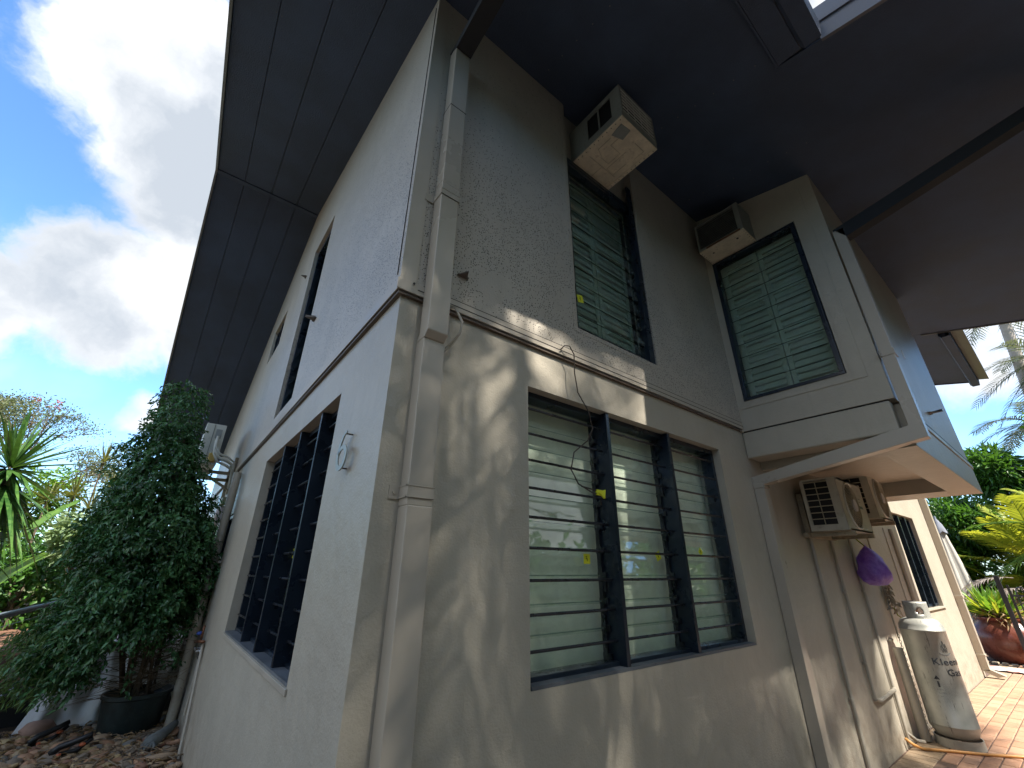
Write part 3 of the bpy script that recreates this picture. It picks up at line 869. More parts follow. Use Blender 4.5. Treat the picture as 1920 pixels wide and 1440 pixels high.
def louvre_window(u0, u1, z0, z1, mp, fins, label, rods=9, blades=10, fin_d=(.012, .15), glass='glass', tilt=.022, backing='blind', glass_d=.135, frame_w=.035, fin_w=.03, rodr=.0075, stickers=(), handles=True, back_d=.206, slat=False):
    """mp(u, depth, z) -> point; depth grows into the house. A window is a part; its pieces are sub-parts."""
    def bx(mb, a, b, d0, d1, c, e):
        vs = [mp(u, dd_, z) for u in (a, b) for dd_ in (d0, d1) for z in (c, e)]
        return mb.add(vs, [(0, 1, 3, 2), (4, 6, 7, 5), (0, 4, 5, 1), (2, 3, 7, 6), (0, 2, 6, 4), (1, 5, 7, 3)])
    tilt0 = tilt
    mb = MB()
    fd0, fd1 = fin_d
    bx(mb, u0, u1, fd1 - .09, fd1, z1 - frame_w, z1)
    bx(mb, u0, u1, fd1 - .09, fd1, z0, z0 + frame_w)
    bx(mb, u0, u0 + frame_w, fd1 - .09, fd1, z0 + frame_w, z1 - frame_w)
    bx(mb, u1 - frame_w, u1, fd1 - .09, fd1, z0 + frame_w, z1 - frame_w)
    w = fixn(part(mb, 'window', M['frame'], house, bevel=.002))
    w['label'] = label
    for f in fins:
        fixn(part(bx(MB(), f - fin_w / 2, f + fin_w / 2, fd0, fd1 + .01, z0 + .002, z1 - .002), 'fin', M['frame'], w, bevel=.002))
    edges = [u0] + list(fins) + [u1]
    for i, (a, b) in enumerate(zip(edges, edges[1:])):
        a2, b2 = a + fin_w / 2 + .004, b - fin_w / 2 - .004
        for k in range(rods):
            z = z0 + (z1 - z0) * (k + .87) / (rods + .55)
            part(MB().tube([mp(a2 - .004, fd0 + .055, z), mp(b2 + .004, fd0 + .055, z)], rodr, 8, cap=False), 'bar', M['rod'], w, smooth=True)
        h = (z1 - z0 - .09) / blades
        for k in range(blades):
            zb = z0 + .045 + h * k
            tilt = tilt0 + random.uniform(-.004, .006)
            vs = [mp(a2 + .012, glass_d - tilt, zb - .006), mp(b2 - .012, glass_d - tilt, zb - .006), mp(b2 - .012, glass_d + .012, zb + h + .008), mp(a2 + .012, glass_d + .012, zb + h + .008)]
            vs2 = [mp(a2 + .012, glass_d - tilt + .005, zb - .006), mp(b2 - .012, glass_d - tilt + .005, zb - .006), mp(b2 - .012, glass_d + .017, zb + h + .008), mp(a2 + .012, glass_d + .017, zb + h + .008)]
            o = part(MB().add(vs + vs2, [(0, 1, 2, 3), (7, 6, 5, 4), (0, 4, 5, 1), (1, 5, 6, 2), (2, 6, 7, 3), (3, 7, 4, 0)]), 'louvre_blade', M[glass], w)
            fixn(o)
            if glass != 'darkglass':
                zz_ = zb + h + .004
                part(MB().tube([mp(a2 + .012, glass_d + .006, zz_), mp(b2 - .012, glass_d + .006, zz_)], .0035 if glass == 'upglass' else .0022, 4), 'blade_edge', M['bladeedge' if glass == 'upglass' else 'bladeedge2'], w)
        if handles:
            mb = MB()
            for k in range(blades + 1):
                zb = z0 + .045 + h * k
                bx(mb, b2 - .010, b2, glass_d - .035, glass_d + .025, zb - .012, zb + .02)
            bx(mb, b2 - .012, b2 + .002, glass_d - .01, glass_d + .02, z0 + .04, z1 - .04)
            fixn(part(bx(MB(), a2 - .002, a2 + .012, glass_d - .01, glass_d + .02, z0 + .04, z1 - .04), 'louvre_stile', M['rod'], w))
            for q in (.28, .72):
                zz = z0 + (z1 - z0) * q
                bx(mb, b2 - .03, b2 - .012, glass_d - .045, glass_d - .03, zz - .03, zz + .03)
            fixn(part(mb, 'louvre_gallery', M['rod'], w))
    if backing:
        mb = bx(MB(), u0 - (.06 if back_d > .2 else -.004), u1 + (.06 if back_d > .2 else -.004), back_d, back_d + .01, z0 - (.05 if back_d > .2 else 0), z1 + (.05 if back_d > .2 else 0))
        fixn(part(mb, 'blind' if not slat else 'shutter_backing', M[backing], w))
    if slat:
        # timber shutter leaves behind the glass: stiles, rails and slats
        n = slat
        wd = (u1 - u0 - .06) / n
        for i in range(n):
            a = u0 + .03 + wd * i
            mb = MB()
            st = .045
            bx(mb, a + .004, a + st, back_d - .035, back_d - .005, z0 + .02, z1 - .02)
            bx(mb, a + wd - st, a + wd - .004, back_d - .035, back_d - .005, z0 + .02, z1 - .02)
            nr = 3
            for q in range(nr + 1):
                zz = z0 + .02 + (z1 - z0 - .10) * q / nr
                bx(mb, a + st, a + wd - st, back_d - .035, back_d - .005, zz, zz + .06)
            fixn(part(mb, 'shutter_frame', M['shutter'], w))
            mb = MB()
            z = z0 + .1
            while z < z1 - .08:
                vs = [mp(a + st, back_d - .034, z), mp(a + wd - st, back_d - .034, z), mp(a + wd - st, back_d - .022, z + .056), mp(a + st, back_d - .022, z + .056)]
                mb.add(vs, [(0, 1, 2, 3)])
                z += .062
            part(mb, 'shutter_slats', M['shutter'], w)['kind'] = 'stuff'
    tilt = tilt0 + .006
    for (u, z, s_, rot) in stickers:
        mb = MB()
        c, sn = math.cos(rot), math.sin(rot)
        q = [mp(u + a * c - b * sn, glass_d - tilt - .006, z + a * sn + b * c) for a, b in ((-s_, -s_), (s_, -s_), (s_, s_), (-s_, s_))]
        q2 = [mp(u + a * c - b * sn, glass_d - tilt - .0045, z + a * sn + b * c) for a, b in ((-s_, -s_), (s_, -s_), (s_, s_), (-s_, s_))]
        st = fixn(part(MB().add(q + q2, [(0, 1, 2, 3), (7, 6, 5, 4), (0, 4, 5, 1), (1, 5, 6, 2), (2, 6, 7, 3), (3, 7, 4, 0)]), 'sticker', M['yellow'], w))
        mb = MB()
        for k, (a, b, e, f) in enumerate(((-.4, .5, .1, .5), (-.1, .5, -.1, -.1), (-.4, .0, .2, .0), (.1, .0, .1, -.5))):
            p = [mp(u + x * s_ * .9, glass_d - tilt - .0068, z + y * s_ * .9) for x, y in ((a, b), (e, f))]
            mb.tube(p, .0012, 5)
        part(mb, 'sticker_mark', M['ink'], w)
    return w


mB = lambda u, d_, z: (u, d_, z)
mA = lambda u, d_, z: (d_, u, z)
mS = lambda u, d_, z: (3.4 + d_, u, z)
wB = louvre_window(.79, 2.89, 1.06, 2.47, mB, [1.475, 2.165], 'wide three-bay louvre window at ground level with pale blinds', tilt=.02,
                   stickers=((1.30, 1.59, .026, 0), (1.985, 1.62, .026, .4), (2.52, 1.66, .022, .8)))
part(MB().box(.80, 2.88, .002, .06, 1.061, 1.075), 'window_sill', M['sill'], house)
wA = louvre_window(.72, 2.88, 1.05, 2.45, mA, [1.13, 1.66, 2.17], 'four-bay louvre window on the garden wall with dark glass', tilt=.02, glass='darkglass', backing='room', fin_d=(.012, .16), glass_d=.15,
                   stickers=((1.62, 1.62, .03, 0),))
part(MB().box(.002, .10, .73, 2.87, 1.051, 1.064), 'window_sill', M['sill'], house)
w1 = louvre_window(1.215, 2.10, 3.0, 4.66, mB, [], 'tall upper street window with green tinted louvres', rods=0, blades=11, glass='upglass', backing='shutter', slat=2, fin_d=(.0, .09), glass_d=.06, back_d=.17, frame_w=.03,
                   stickers=((1.31, 3.30, .03, .25),), handles=True)
part(MB().box(2.035, 2.10, -.012, .0, 3.0, 4.9).box(1.215, 2.03, .005, .05, 4.60, 4.68), 'window_jamb', M['frame'], house)
w2 = louvre_window(-.885, -.095, 3.0, 4.61, mS, [], 'shadowed louvre window in the side of the bay', rods=0, blades=11, glass='upglass', backing='shutter', slat=2, fin_d=(.0, .08), glass_d=.05, back_d=.15, frame_w=.028, handles=False)
part(MB().box(3.392, 3.40, -.125, -.09, 3.0, 4.61), 'window_jamb', M['frame'], house)
part(MB().box(3.392, 3.40, -.895, -.875, 3.0, 4.61), 'window_jamb', M['frame'], house)
w3 = louvre_window(2.21, 2.94, 2.89, 4.99, mA, [], 'tall narrow upper window on the garden wall', rods=0, blades=13, glass='darkglass', backing='room', fin_d=(-.02, .10), glass_d=.05, frame_w=.05)
w4 = louvre_window(4.23, 5.04, 4.31, 4.83, mA, [4.63], 'small high window tucked under the soffit', rods=0, blades=4, glass='darkglass', backing='room', fin_d=(-.0, .10), glass_d=.05, frame_w=.04)
w5 = louvre_window(4.43, 4.97, 1.61, 2.11, mA, [], 'small square window behind the tree', rods=0, blades=4, glass='darkglass', backing='room', fin_d=(-.0, .10), glass_d=.05, frame_w=.04)
part(MB().box(-.03, .0, 4.40, 5.0, 1.575, 1.60), 'window_sill', M['wall'], house)
w6 = louvre_window(8.05, 9.33, 1.07, 2.37, mB, [8.48, 8.90], 'far three-bay louvre window under the bay', rods=0, blades=11, glass='darkglass', backing='room', fin_d=(.02, .14), glass_d=.12, fin_w=.05)
part(MB().box(8.05, 9.4, -.03, .02, 1.045, 1.062), 'window_sill', M['wall'], house)
part(MB().box(-.006, .05, 6.76, 7.09, .21, 2.69), 'door', M['frame'], house)
# frame trims on the garden walls
part(MB().box(-.010, .0, .70, 2.90, 1.022, 1.049), 'window_sill', M['trim'], house, bevel=.003)

# house number 6 on stand-off pins, a cut steel ribbon
six = [(.018, .172), (-.004, .165), (-.022, .142), (-.034, .11), (-.040, .075), (-.040, .048), (-.033, .022), (-.018, .006), (0, 0), (.018, .006), (.033, .022), (.040, .048), (.036, .074), (.020, .094), (0, .100), (-.020, .094), (-.036, .074)]
wd6 = [.008, .012, .016, .018, .019, .019, .018, .017, .017, .017, .018, .019, .018, .016, .015, .014, .010]
mb = MB()
q6 = [Vector((0, .385 - a * 1.45, 1.955 + b)) for a, b in six]
def cr6(a, n=4):
    out_ = []
    for i_ in range(len(a) - 1):
        p0_, p1_, p2_, p3_ = a[max(i_ - 1, 0)], a[i_], a[i_ + 1], a[min(i_ + 2, len(a) - 1)]
        for k_ in range(n):
            u_ = k_ / n
            out_.append(.5 * ((2 * p1_) + (p2_ - p0_) * u_ + (2 * p0_ - 5 * p1_ + 4 * p2_ - p3_) * u_ ** 2 + (3 * p1_ - p0_ - 3 * p2_ + p3_) * u_ ** 3))
    return out_ + [a[-1]]


q6, wd6 = cr6(q6), cr6(wd6)
nn6 = len(q6)
vs = []
for k in range(nn6):
    d6 = (q6[min(k + 1, nn6 - 1)] - q6[max(k - 1, 0)]).normalized()
    sd6 = d6.cross(Vector((1, 0, 0)))
    for xx in (-.036, -.030):
        for sg in (-1, 1):
            v6 = q6[k] + sd6 * sg * wd6[k] * .72
            vs.append((xx, v6.y, v6.z))
fs = []
for k in range(nn6 - 1):
    a = 4 * k
    fs += [(a, a + 1, a + 5, a + 4), (a + 2, a + 6, a + 7, a + 3), (a, a + 4, a + 6, a + 2), (a + 1, a + 3, a + 7, a + 5)]
fs += [(0, 2, 3, 1), (4 * nn6 - 4, 4 * nn6 - 3, 4 * nn6 - 1, 4 * nn6 - 2)]
num = fixn(part(mb.add(vs, fs), 'house_number', M['num'], house))
part(MB().tube([(-.030, .375, 2.12), (.0, .375, 2.12)], .004, 6).tube([(-.030, .385, 1.957), (.0, .385, 1.957)], .004, 6), 'fixing_pin', M['galv'], num)

# rusty wall brackets
def wall_bracket(c, nrm, up_=(0, 0, 1), s=.05):
    n = Vector(nrm)
    sd = n.cross(Vector(up_)).normalized()
    u = Vector(up_)
    c = Vector(c)
    mb = MB()
    mb.beam(c + sd * -s * .9 + n * .004, c + sd * s * .9 + n * .004, .006, s * .5, n)
    mb.prism([c - sd * s * .7 + n * .006, c + sd * s * .7 + n * .006, c + n * s * 1.7 - u * s * .1], u * .006)
    mb.prism([c - sd * s * .75 + n * .006, c - sd * s * .7 + n * .006, c + n * s * 1.6], u * s * .35)
    return part(mb, 'eye_bracket', M['galv'], house)


wall_bracket((.315, -.024, 2.97), (0, -1, 0), s=.036)
wall_bracket((-.024, 1.95, 3.55), (-1, 0, 0), s=.05)
wall_bracket((-.024, 3.20, 4.78), (-1, 0, 0), s=.035)
wall_bracket((4.95, -1.122, 2.95), (0, -1, 0), s=.06)

# ------------------------------------------------------------------ window air conditioners
def window_ac(label, x0, x1, y0, y1, z0, z1, face):
    """face 'y': grille looks to -y; face 'x': grille looks to -x."""
    t = thing('window_air_conditioner', label, 'air conditioner', ((x0 + x1) / 2, (y0 + y1) / 2, z0), 'old box air conditioners hung in the upper windows')
    mb = MB()
    e = .012
    mb.box(x0, x1, y0, y1, z1 - e, z1)
    if face == 'y':
        for xa in (x0, x1 - e):
            mb.box(xa, xa + e, y0, y1, z0 + .05, z1 - e) if xa != x0 else None
        # left cheek with two intake openings
        L = y1 - y0
        a, b, c, d_ = y0 + .09, y0 + .21, y0 + .225, y0 + .335
        for (p, q) in ((y0, a), (b, c), (d_, y1)):
            mb.box(x0, x0 + e, p, q, z0 + .05, z1 - e)
        for (p, q) in ((a, b), (c, d_)):
            mb.box(x0, x0 + e, p, q, z0 + .05, z0 + .09).box(x0, x0 + e, p, q, z1 - .05, z1 - e)
        mb.box(x0 - .004, x1 + .004, y0, y1, z0 + .012, z0 + .052)
        mb.box(x0, x0 + .02, y0 - .006, y0, z0 + .05, z1).box(x1 - .02, x1, y0 - .006, y0, z0 + .05, z1).box(x0 + .02, x1 - .02, y0 - .006, y0, z1 - .02, z1).box(x0 + .02, x1 - .02, y0 - .006, y0, z0 + .05, z0 + .075)
        part(mb, 'casing', M['acbox'], t, bevel=.002)
        part(MB().box(x0 + .02, x1 - .02, y0 + .06, y1, z0 + .053, z1 - .02), 'coil', M['black'], t)
        mb = MB()
        for k in range(7):
            z = z0 + .085 + k * (z1 - z0 - .12) / 6
            mb.tube([(x0 + .02, y0 - .002, z), (x1 - .02, y0 - .002, z)], .004, 5)
        for k in range(1, 5):
            x = x0 + (x1 - x0) * k / 5
            mb.tube([(x, y0, z0 + .06), (x, y0, z1 - .02)], .003, 5)
        part(mb, 'grille', M['condw'], t)
        tr = part(MB().box(x0 + .03, x1 - .03, y0 + .02, y1 - .002, z0 + .004, z0 + .0115).box(x0, x0 + .03, y0, y1, z0 - .003, z0 + .0115).box(x1 - .03, x1, y0, y1, z0 - .003, z0 + .0115).box(x0 + .03, x1 - .03, y0, y0 + .02, z0, z0 + .0115), 'drip_tray', M['actray'], t, bevel=.001)
        mb = MB()
        for k in range(11):
            y = y0 + .03 + k * (y1 - y0 - .1) / 10
            for x in (x0 + .014, x1 - .014):
                mb.tube([(x, y, z0 - .0045), (x, y, z0 - .002)], .004, 8)
        part(mb, 'screw_hole', M['ink'], t)
        # pressed shapes in the tray
        mb = MB()
        w = x1 - x0
        q = lambda a, b: (x0 + .03 + a * (w - .06), y0 + .02 + b * (y1 - y0 - .022), z0 + .003)
        for pl in ([(.25, .1), (.25, .38), (.55, .38), (.55, .62), (.3, .62)], [(.62, .3), (.62, .7), (.85, .7), (.85, .45)], [(.1, .72), (.5, .72), (.5, .95)], [(.5, .72), (.92, .72)],
                   [(.12, .3), (.12, .55), (.3, .6)], [(.6, .12), (.9, .12), (.9, .3)]):
            mb.tube([q(a, b) for a, b in pl], .0035, 5)
        part(mb, 'pressed_rib', M['acline'], t)
        part(MB().prism([q(.04, .05), q(.30, .03), q(.34, .2), q(.08, .26)], (0, 0, -.006)), 'access_plate', M['acbox'], t)
    else:
        mb.box(x0, x1, y1 - e, y1, z0 + .05, z1 - e).box(x0, x1, y0, y0 + e, z0 + .02, z1 - e)
        mb.box(x0 - .005, x0, y0, y0 + .05, z0 + .02, z1).box(x0 - .005, x0, y1 - .02, y1, z0 + .02, z1).box(x0 - .005, x0, y0 + .05, y1 - .02, z1 - .02, z1).box(x0 - .005, x0, y0 + .05, y1 - .02, z0 + .02, z0 + .04)
        part(mb, 'casing', M['acbox'], t, bevel=.002)
        part(MB().box(x0 + .05, x1, y0 + e, y1 - e, z0 + .02, z1 - .02), 'coil', M['black'], t)
        mb = MB()
        for k in range(14):
            z = z0 + .06 + k * (z1 - z0 - .1) / 13
            mb.beam((x0 + .008, y0 + .05, z), (x0 + .008, y1 - .02, z), .014, .003)
        part(mb, 'grille', M['greycloth'], t)
        part(MB().box(x0, x1, y0, y1, z0, z0 + .019), 'drip_tray', M['actray'], t, bevel=.002)
        part(MB().box(x0 - .007, x0 - .001, y0 + .03, y0 + .38, z0 + .012, z0 + .03), 'rust_patch', M['rust'], t)
        mb = MB()
        for k in range(9):
            x = x0 + .03 + k * (x1 - x0 - .06) / 8
            for y in (y0 + .012, y1 - .012):
                mb.tube([(x, y, z0 - .0015), (x, y, z0 + .001)], .004, 8)
        mb.tube([(x0 + .08, y0 + .1, z0 - .0015), (x0 + .08, y0 + .1, z0 + .001)], .012, 10).tube([(x0 + .1, y1 - .1, z0 - .0015), (x0 + .1, y1 - .1, z0 + .001)], .010, 10)
        part(mb, 'screw_hole', M['ink'], t)
    return t


window_ac('box air conditioner with cream drip tray over the tall street window', 1.345, 1.80, -.49, .05, 4.72, 5.10, 'y')
window_ac('rust stained box air conditioner over the window of the bay', 3.13, 3.5, -.555, -.095, 4.62, 4.98, 'x')


# ------------------------------------------------------------------ split-system condensers
def wall_condenser(label, x0, x1, y0, y1, z0, z1, m, drain=True):
    t = thing('air_conditioner_condenser', label, 'condenser', ((x0 + x1) / 2, y1, z0), 'condensers on brackets under the bay')
    mb = MB()
    mb.box(x0, x1, y0, y1 - .012, z1 - .015, z1).box(x0 + .0, x1, y0, y1, z0, z0 + .015)
    mb.box(x1 - .012, x1, y0, y1, z0 + .015, z1 - .015)
    mb.box(x0, x0 + .012, y0, y0 + .07, z0 + .015, z1 - .015).box(x0, x0 + .012, y1 - .03, y1, z0 + .015, z1 - .015)
    mb.box(x0, x0 + .012, y0 + .07, y1 - .03, z0 + .015, z0 + .05)
    # front face with a D-shaped fan opening
    cx, cz, r = x0 + .33, (z0 + z1) / 2, (z1 - z0) / 2 - .035
    n = 32
    ring = [(cx + r * math.cos(2 * math.pi * k / n), y0, cz + r * math.sin(2 * math.pi * k / n)) for k in range(n)]
    outer = []
    for k in range(n):
        a = 2 * math.pi * k / n
        dx, dz = math.cos(a), math.sin(a)
        tx = ((x1 - cx) if dx > 0 else (cx - x0)) / max(1e-6, abs(dx))
        tz = ((z1 - cz) if dz > 0 else (cz - z0)) / max(1e-6, abs(dz))
        s_ = min(tx, tz)
        outer.append((cx + dx * s_, y0, cz + dz * s_))
    mb.add(ring + outer, [(k, (k + 1) % n, (k + 1) % n + n, k + n) for k in range(n)])
    part(mb, 'casing', M[m], t)
    part(MB().box(x0 + .02, x1 - .02, y0 + .06, y1 - .02, z0 + .03, z1 - .03), 'coil', M['black'], t)
    mb = MB()
    for k in range(8):
        z = z0 + .05 + k * (z1 - z0 - .08) / 7
        mb.beam((x0 + .004, y0 + .07, z), (x0 + .004, y1 - .03, z), .006, .008)
    mb.beam((x0 + .002, (y0 + y1) / 2 + .02, z0 + .05), (x0 + .002, (y0 + y1) / 2 + .02, z1 - .02), .008, .006, (0, 1, 0))
    part(mb, 'coil_guard', M['condgrid'], t)
    mb = MB()
    for q in np.linspace(.26, 1, 11):
        rr = r * q
        mb.tube([(cx + rr * math.cos(a), y0 - .012 * (1 - q), cz + rr * math.sin(a)) for a in np.linspace(0, 2 * math.pi, 33)], .0018, 4)
    for k in range(24):
        a = 2 * math.pi * k / 24
        mb.tube([(cx + r * .2 * math.cos(a), y0 - .01, cz + r * .2 * math.sin(a)), (cx + r * math.cos(a), y0, cz + r * math.sin(a))], .002, 4)
    part(mb, 'fan_guard', M['condgrid'], t)
    part(MB().tube([(cx, y0 - .022, cz), (cx, y0 - .01, cz)], r * .28, 24), 'fan_hub', M['cloth'], t, smooth='auto')
    mb = MB()
    mb.tube([(cx + (r + .012) * math.cos(a), y0 - .004, cz + (r + .012) * math.sin(a)) for a in np.linspace(math.pi * .35, math.pi * 1.65, 24)], .008, 6)
    part(mb, 'guard_rim', M['condw'], t, smooth=True)
    # brackets
    for x in (x0 + .06, x1 - .12):
        part(MB().box(x, x + .04, y0 - .02, y1 + .075, z0 - .045, z0 - .005).box(x, x + .04, y1 + .03, y1 + .075, z0 - .04, z0 + .36), 'bracket', M['bracket'], t)
    part(MB().box(x0 - .02, x1 + .0, y1 + .03, y1 + .07, z0 - .05, z0 - .01), 'wall_rail', M['bracket'], t)
    return t


c1 = wall_condenser('nearer cream condenser with round fan under the bay', 4.24, 4.98, -.39, -.09, 1.885, 2.36, 'cond')
part(MB().box(4.77, 4.86, -.3925, -.3905, 2.11, 2.135), 'badge', simple('badge_green', (.08, .13, .11), .5, .3, 60.), c1)
part(MB().box(4.79, 4.85, -.3915, -.3905, 2.20, 2.21).box(4.79, 4.84, -.3915, -.3905, 2.17, 2.178), 'label_strip', simple('badge_grey', (.2, .2, .18), .5, .2, 60.), c1)
c2 = wall_condenser('farther condenser with stained casing near the louvre window', 5.50, 6.08, -.37, -.08, 2.08, 2.56, 'cond')

# garden side condenser on the wall near the corner tree
t = thing('air_conditioner_condenser', 'white condenser with yellow valve cover high on the garden wall', 'condenser', (-.3, 5.5, 2.75))
part(MB().box(-.50, -.27, 5.3, 6.1, 2.80, 3.36), 'casing', M['condw'], t, bevel=.006)
part(MB().box(-.405, -.40, 5.295, 5.299, 2.80, 3.35), 'panel_seam', M['greycloth'], t)
part(MB().box(-.375, -.305, 5.292, 5.2985, 3.16, 3.29), 'handle_recess', simple('handle_recess_grey', (.3, .32, .32), .5, .1), t)
part(MB().box(-.38, -.30, 5.25, 5.2985, 2.83, 2.95), 'valve_cover', M['mustard'], t, bevel=.012)
part(MB().box(-.37, -.32, 5.294, 5.2985, 3.05, 3.10).box(-.37, -.32, 5.294, 5.2985, 2.99, 3.03), 'rating_label', M['cloth'], t)
mb = MB()
part(MB().box(-.52, -.02, 5.95, 5.99, 2.70, 2.74).box(-.06, -.024, 5.95, 5.99, 2.45, 2.95), 'bracket', M['bracket'], t)
mb.box(-.52, -.02, 5.35, 5.39, 2.70, 2.74).box(-.06, -.024, 5.35, 5.39, 2.45, 2.95)
mb.beam((-.40, 5.37, 2.70), (-.04, 5.37, 2.5), .03, .03)
part(mb, 'bracket', M['bracket'], t)
for dz_, rr in ((0, .022), (.05, .016), (-.06, .018)):
    part(MB().tube([(-.34, 5.285, 3.14 + dz_), (-.33, 5.26, 3.0 + dz_), (-.27, 5.25, 2.90 + dz_), (-.16, 5.27, 2.87 + dz_), (-.07, 5.3, 2.82 + dz_), (-.05, 5.33, 2.6), (-.045, 5.4, 2.45)], rr, 8), 'refrigerant_pipe', M['condw'], t, smooth=True)

# ------------------------------------------------------------------ conduits and pipes on the walls (parts of the house)
pipes = [([(4.33, -.02, 0), (4.38, -.02, 1.9)], .016, 'conduit'), ([(4.93, -.02, .47), (4.93, -.02, 1.9)], .014, 'conduit'),
         ([(4.93, -.02, .47), (5.0, -.035, .45), (5.50, -.035, .47), (5.56, -.02, .47)], .017, 'drain_pipe'),
         ([(5.54, -.02, 0.02), (5.54, -.02, 1.9)], .014, 'conduit'), ([(6.28, -.02, .85), (6.28, -.02, 2.1)], .010, 'conduit'),
         ([(7.52, -.02, 1.1), (7.52, -.02, 2.1)], .022, 'conduit'), ([(7.2, -.01, 1.0), (7.2, -.01, 2.1)], .006, 'conduit')]
for pts, r, nm in pipes:
    part(MB().tube(pts, r, 10), nm, M['pvc'], house, smooth='auto')
for x, z in ((4.94, 1.35), (5.545, 1.35), (4.345, .55), (4.93, .75), (7.52, 1.45)):
    part(MB().tube([(x - .03, -.02, z), (x + .03, -.02, z)], .012, 8).box(x - .03, x + .03, -.012, -.002, z - .01, z + .01), 'pipe_clip', M['pvc'], house)
part(MB().tube([(5.9, -.07, .01), (5.9, -.07, .80)], .045, 14), 'drain_pipe', M['pvc'], house, smooth='auto')
part(MB().tube([(5.9, -.02, .87), (5.9, -.05, .86)], .02, 10), 'pipe_plug', M['pvc'], house)
part(MB().tube([(5.54, -.02, .12), (5.60, -.07, .06), (5.70, -.10, .04)], .016, 8), 'drain_pipe', M['pvc'], house, smooth='auto')
# garden side: round downpipe, thin conduits
part(MB().tube([(-.06, 4.52, 0.05), (-.06, 4.52, 2.60)], .045, 14), 'drain_pipe', M['wall'], house, smooth='auto')
part(MB().tube([(-.02, 3.55, .08), (-.02, 3.62, .30), (-.02, 3.90, .84)], .012, 8).tube([(-.02, 3.90, .3), (-.02, 3.90, .86)], .010, 8), 'conduit', M['pvc'], house, smooth='auto')
part(MB().tube([(-.02, 5.35, .3), (-.02, 5.35, 2.0)], .012, 8).tube([(-.016, 6.2, .3), (-.016, 6.2, 2.6)], .02, 8), 'conduit', M['pvc'], house, smooth='auto')
part(MB().tube([(-.028, 4.60, 2.60), (-.028, 5.3, 2.58)], .008, 6).tube([(-.02, 5.1, 2.74), (-.02, 5.1, 2.25)], .008, 6).tube([(-.02, 5.1, 2.74), (-.04, 5.7, 2.72)], .008, 6), 'conduit', M['pvc'], house)
# bulkhead light
o = part(MB().box(-.09, -.0, 5.30, 5.42, 2.30, 2.40), 'wall_light', M['lampbase'], house, bevel=.01)
part(MB().lathe([(.0, -.045), (.06, -.03), (.075, 0), (.06, .03), (0, .045)], (0, 0, 0), 16), 'lamp_lens', M['lamp'], o, smooth=True)
o.children[0].data.transform(Matrix.Translation((-.07, 5.36, 2.17)) @ Matrix.Diagonal((.8, 1.1, 3.0, 1)))

# garden tap with mixing valves
t = thing('outdoor_tap', 'copper shower tap with blue handle on the garden wall', 'tap', (-.03, 3.9, .85))
part(MB().tube([(-.02, 3.85, .88), (-.05, 3.9, .88), (-.055, 4.25, .84)], .013, 8).tube([(-.03, 4.05, .86), (-.03, 4.05, 1.0)], .010, 8), 'copper_pipe', M['copper'], t, smooth=True)
part(MB().box(-.028, -.002, 3.92, 4.22, .72, .86), 'mixer_plate', M['chrome'], t, bevel=.006)
mb = MB()
for y in (3.97, 4.07, 4.17):
    mb.tube([(-.02, y, .79), (-.06, y, .79)], .018, 10)
part(mb, 'valve', M['chrome'], t, smooth='auto')
part(MB().lathe([(0, -.015), (.028, -.012), (.03, .01), (0, .02)], (-.05, 4.08, .93), 12), 'tap_handle', M['blue'], t, smooth=True)

# ------------------------------------------------------------------ loose cables
o = MB().tube([(1.02, -.04, 2.76), (1.04, -.055, 2.79), (1.07, -.07, 2.79), (1.10, -.075, 2.74), (1.10, -.07, 2.62), (1.13, -.06, 2.50), (1.22, -.055, 2.40), (1.25, -.05, 2.30), (1.20, -.05, 2.22),
               (1.08, -.05, 2.13), (1.05, -.05, 2.03), (1.10, -.05, 1.96), (1.22, -.05, 1.92), (1.30, -.05, 1.93)], .0038, 7).build('loose_cable', M['cable'], smooth=True)
tag(o, 'thin dark cable hanging from the trim over the wide window', 'cable')
mb = MB().tube([(.215, -.03, 2.74), (.26, -.07, 2.72), (.29, -.09, 2.64), (.285, -.085, 2.58), (.25, -.05, 2.52), (.22, -.03, 2.47), (.215, -.02, 2.42)], .0045, 7)
mb.tube([(.215, -.028, 2.75), (.265, -.06, 2.735), (.298, -.085, 2.65), (.29, -.08, 2.58), (.256, -.045, 2.51), (.225, -.03, 2.46), (.22, -.02, 2.40)], .0045, 7)
o = mb.build('loose_cable', M['pvc'], smooth=True)
tag(o, 'pair of painted cables looping out behind the corner downpipe', 'cable')
t = thing('taped_cable_end', 'yellow taped end of the cable on the window bars', 'cable tape', (1.28, -.045, 1.93))
part(MB().box(1.24, 1.30, -.055, -.045, 1.915, 1.945).prism([(1.25, -.05, 1.93), (1.31, -.05, 1.95), (1.30, -.05, 1.90)], (0, -.012, 0)), 'tape', M['yellow'], t)
part(MB().tube([(1.13, -.045, 1.95), (1.24, -.05, 1.94), (1.33, -.03, 1.94), (1.33, .0, 1.90), (1.37, .03, 1.88)], .004, 6), 'lead', M['rub'], t)

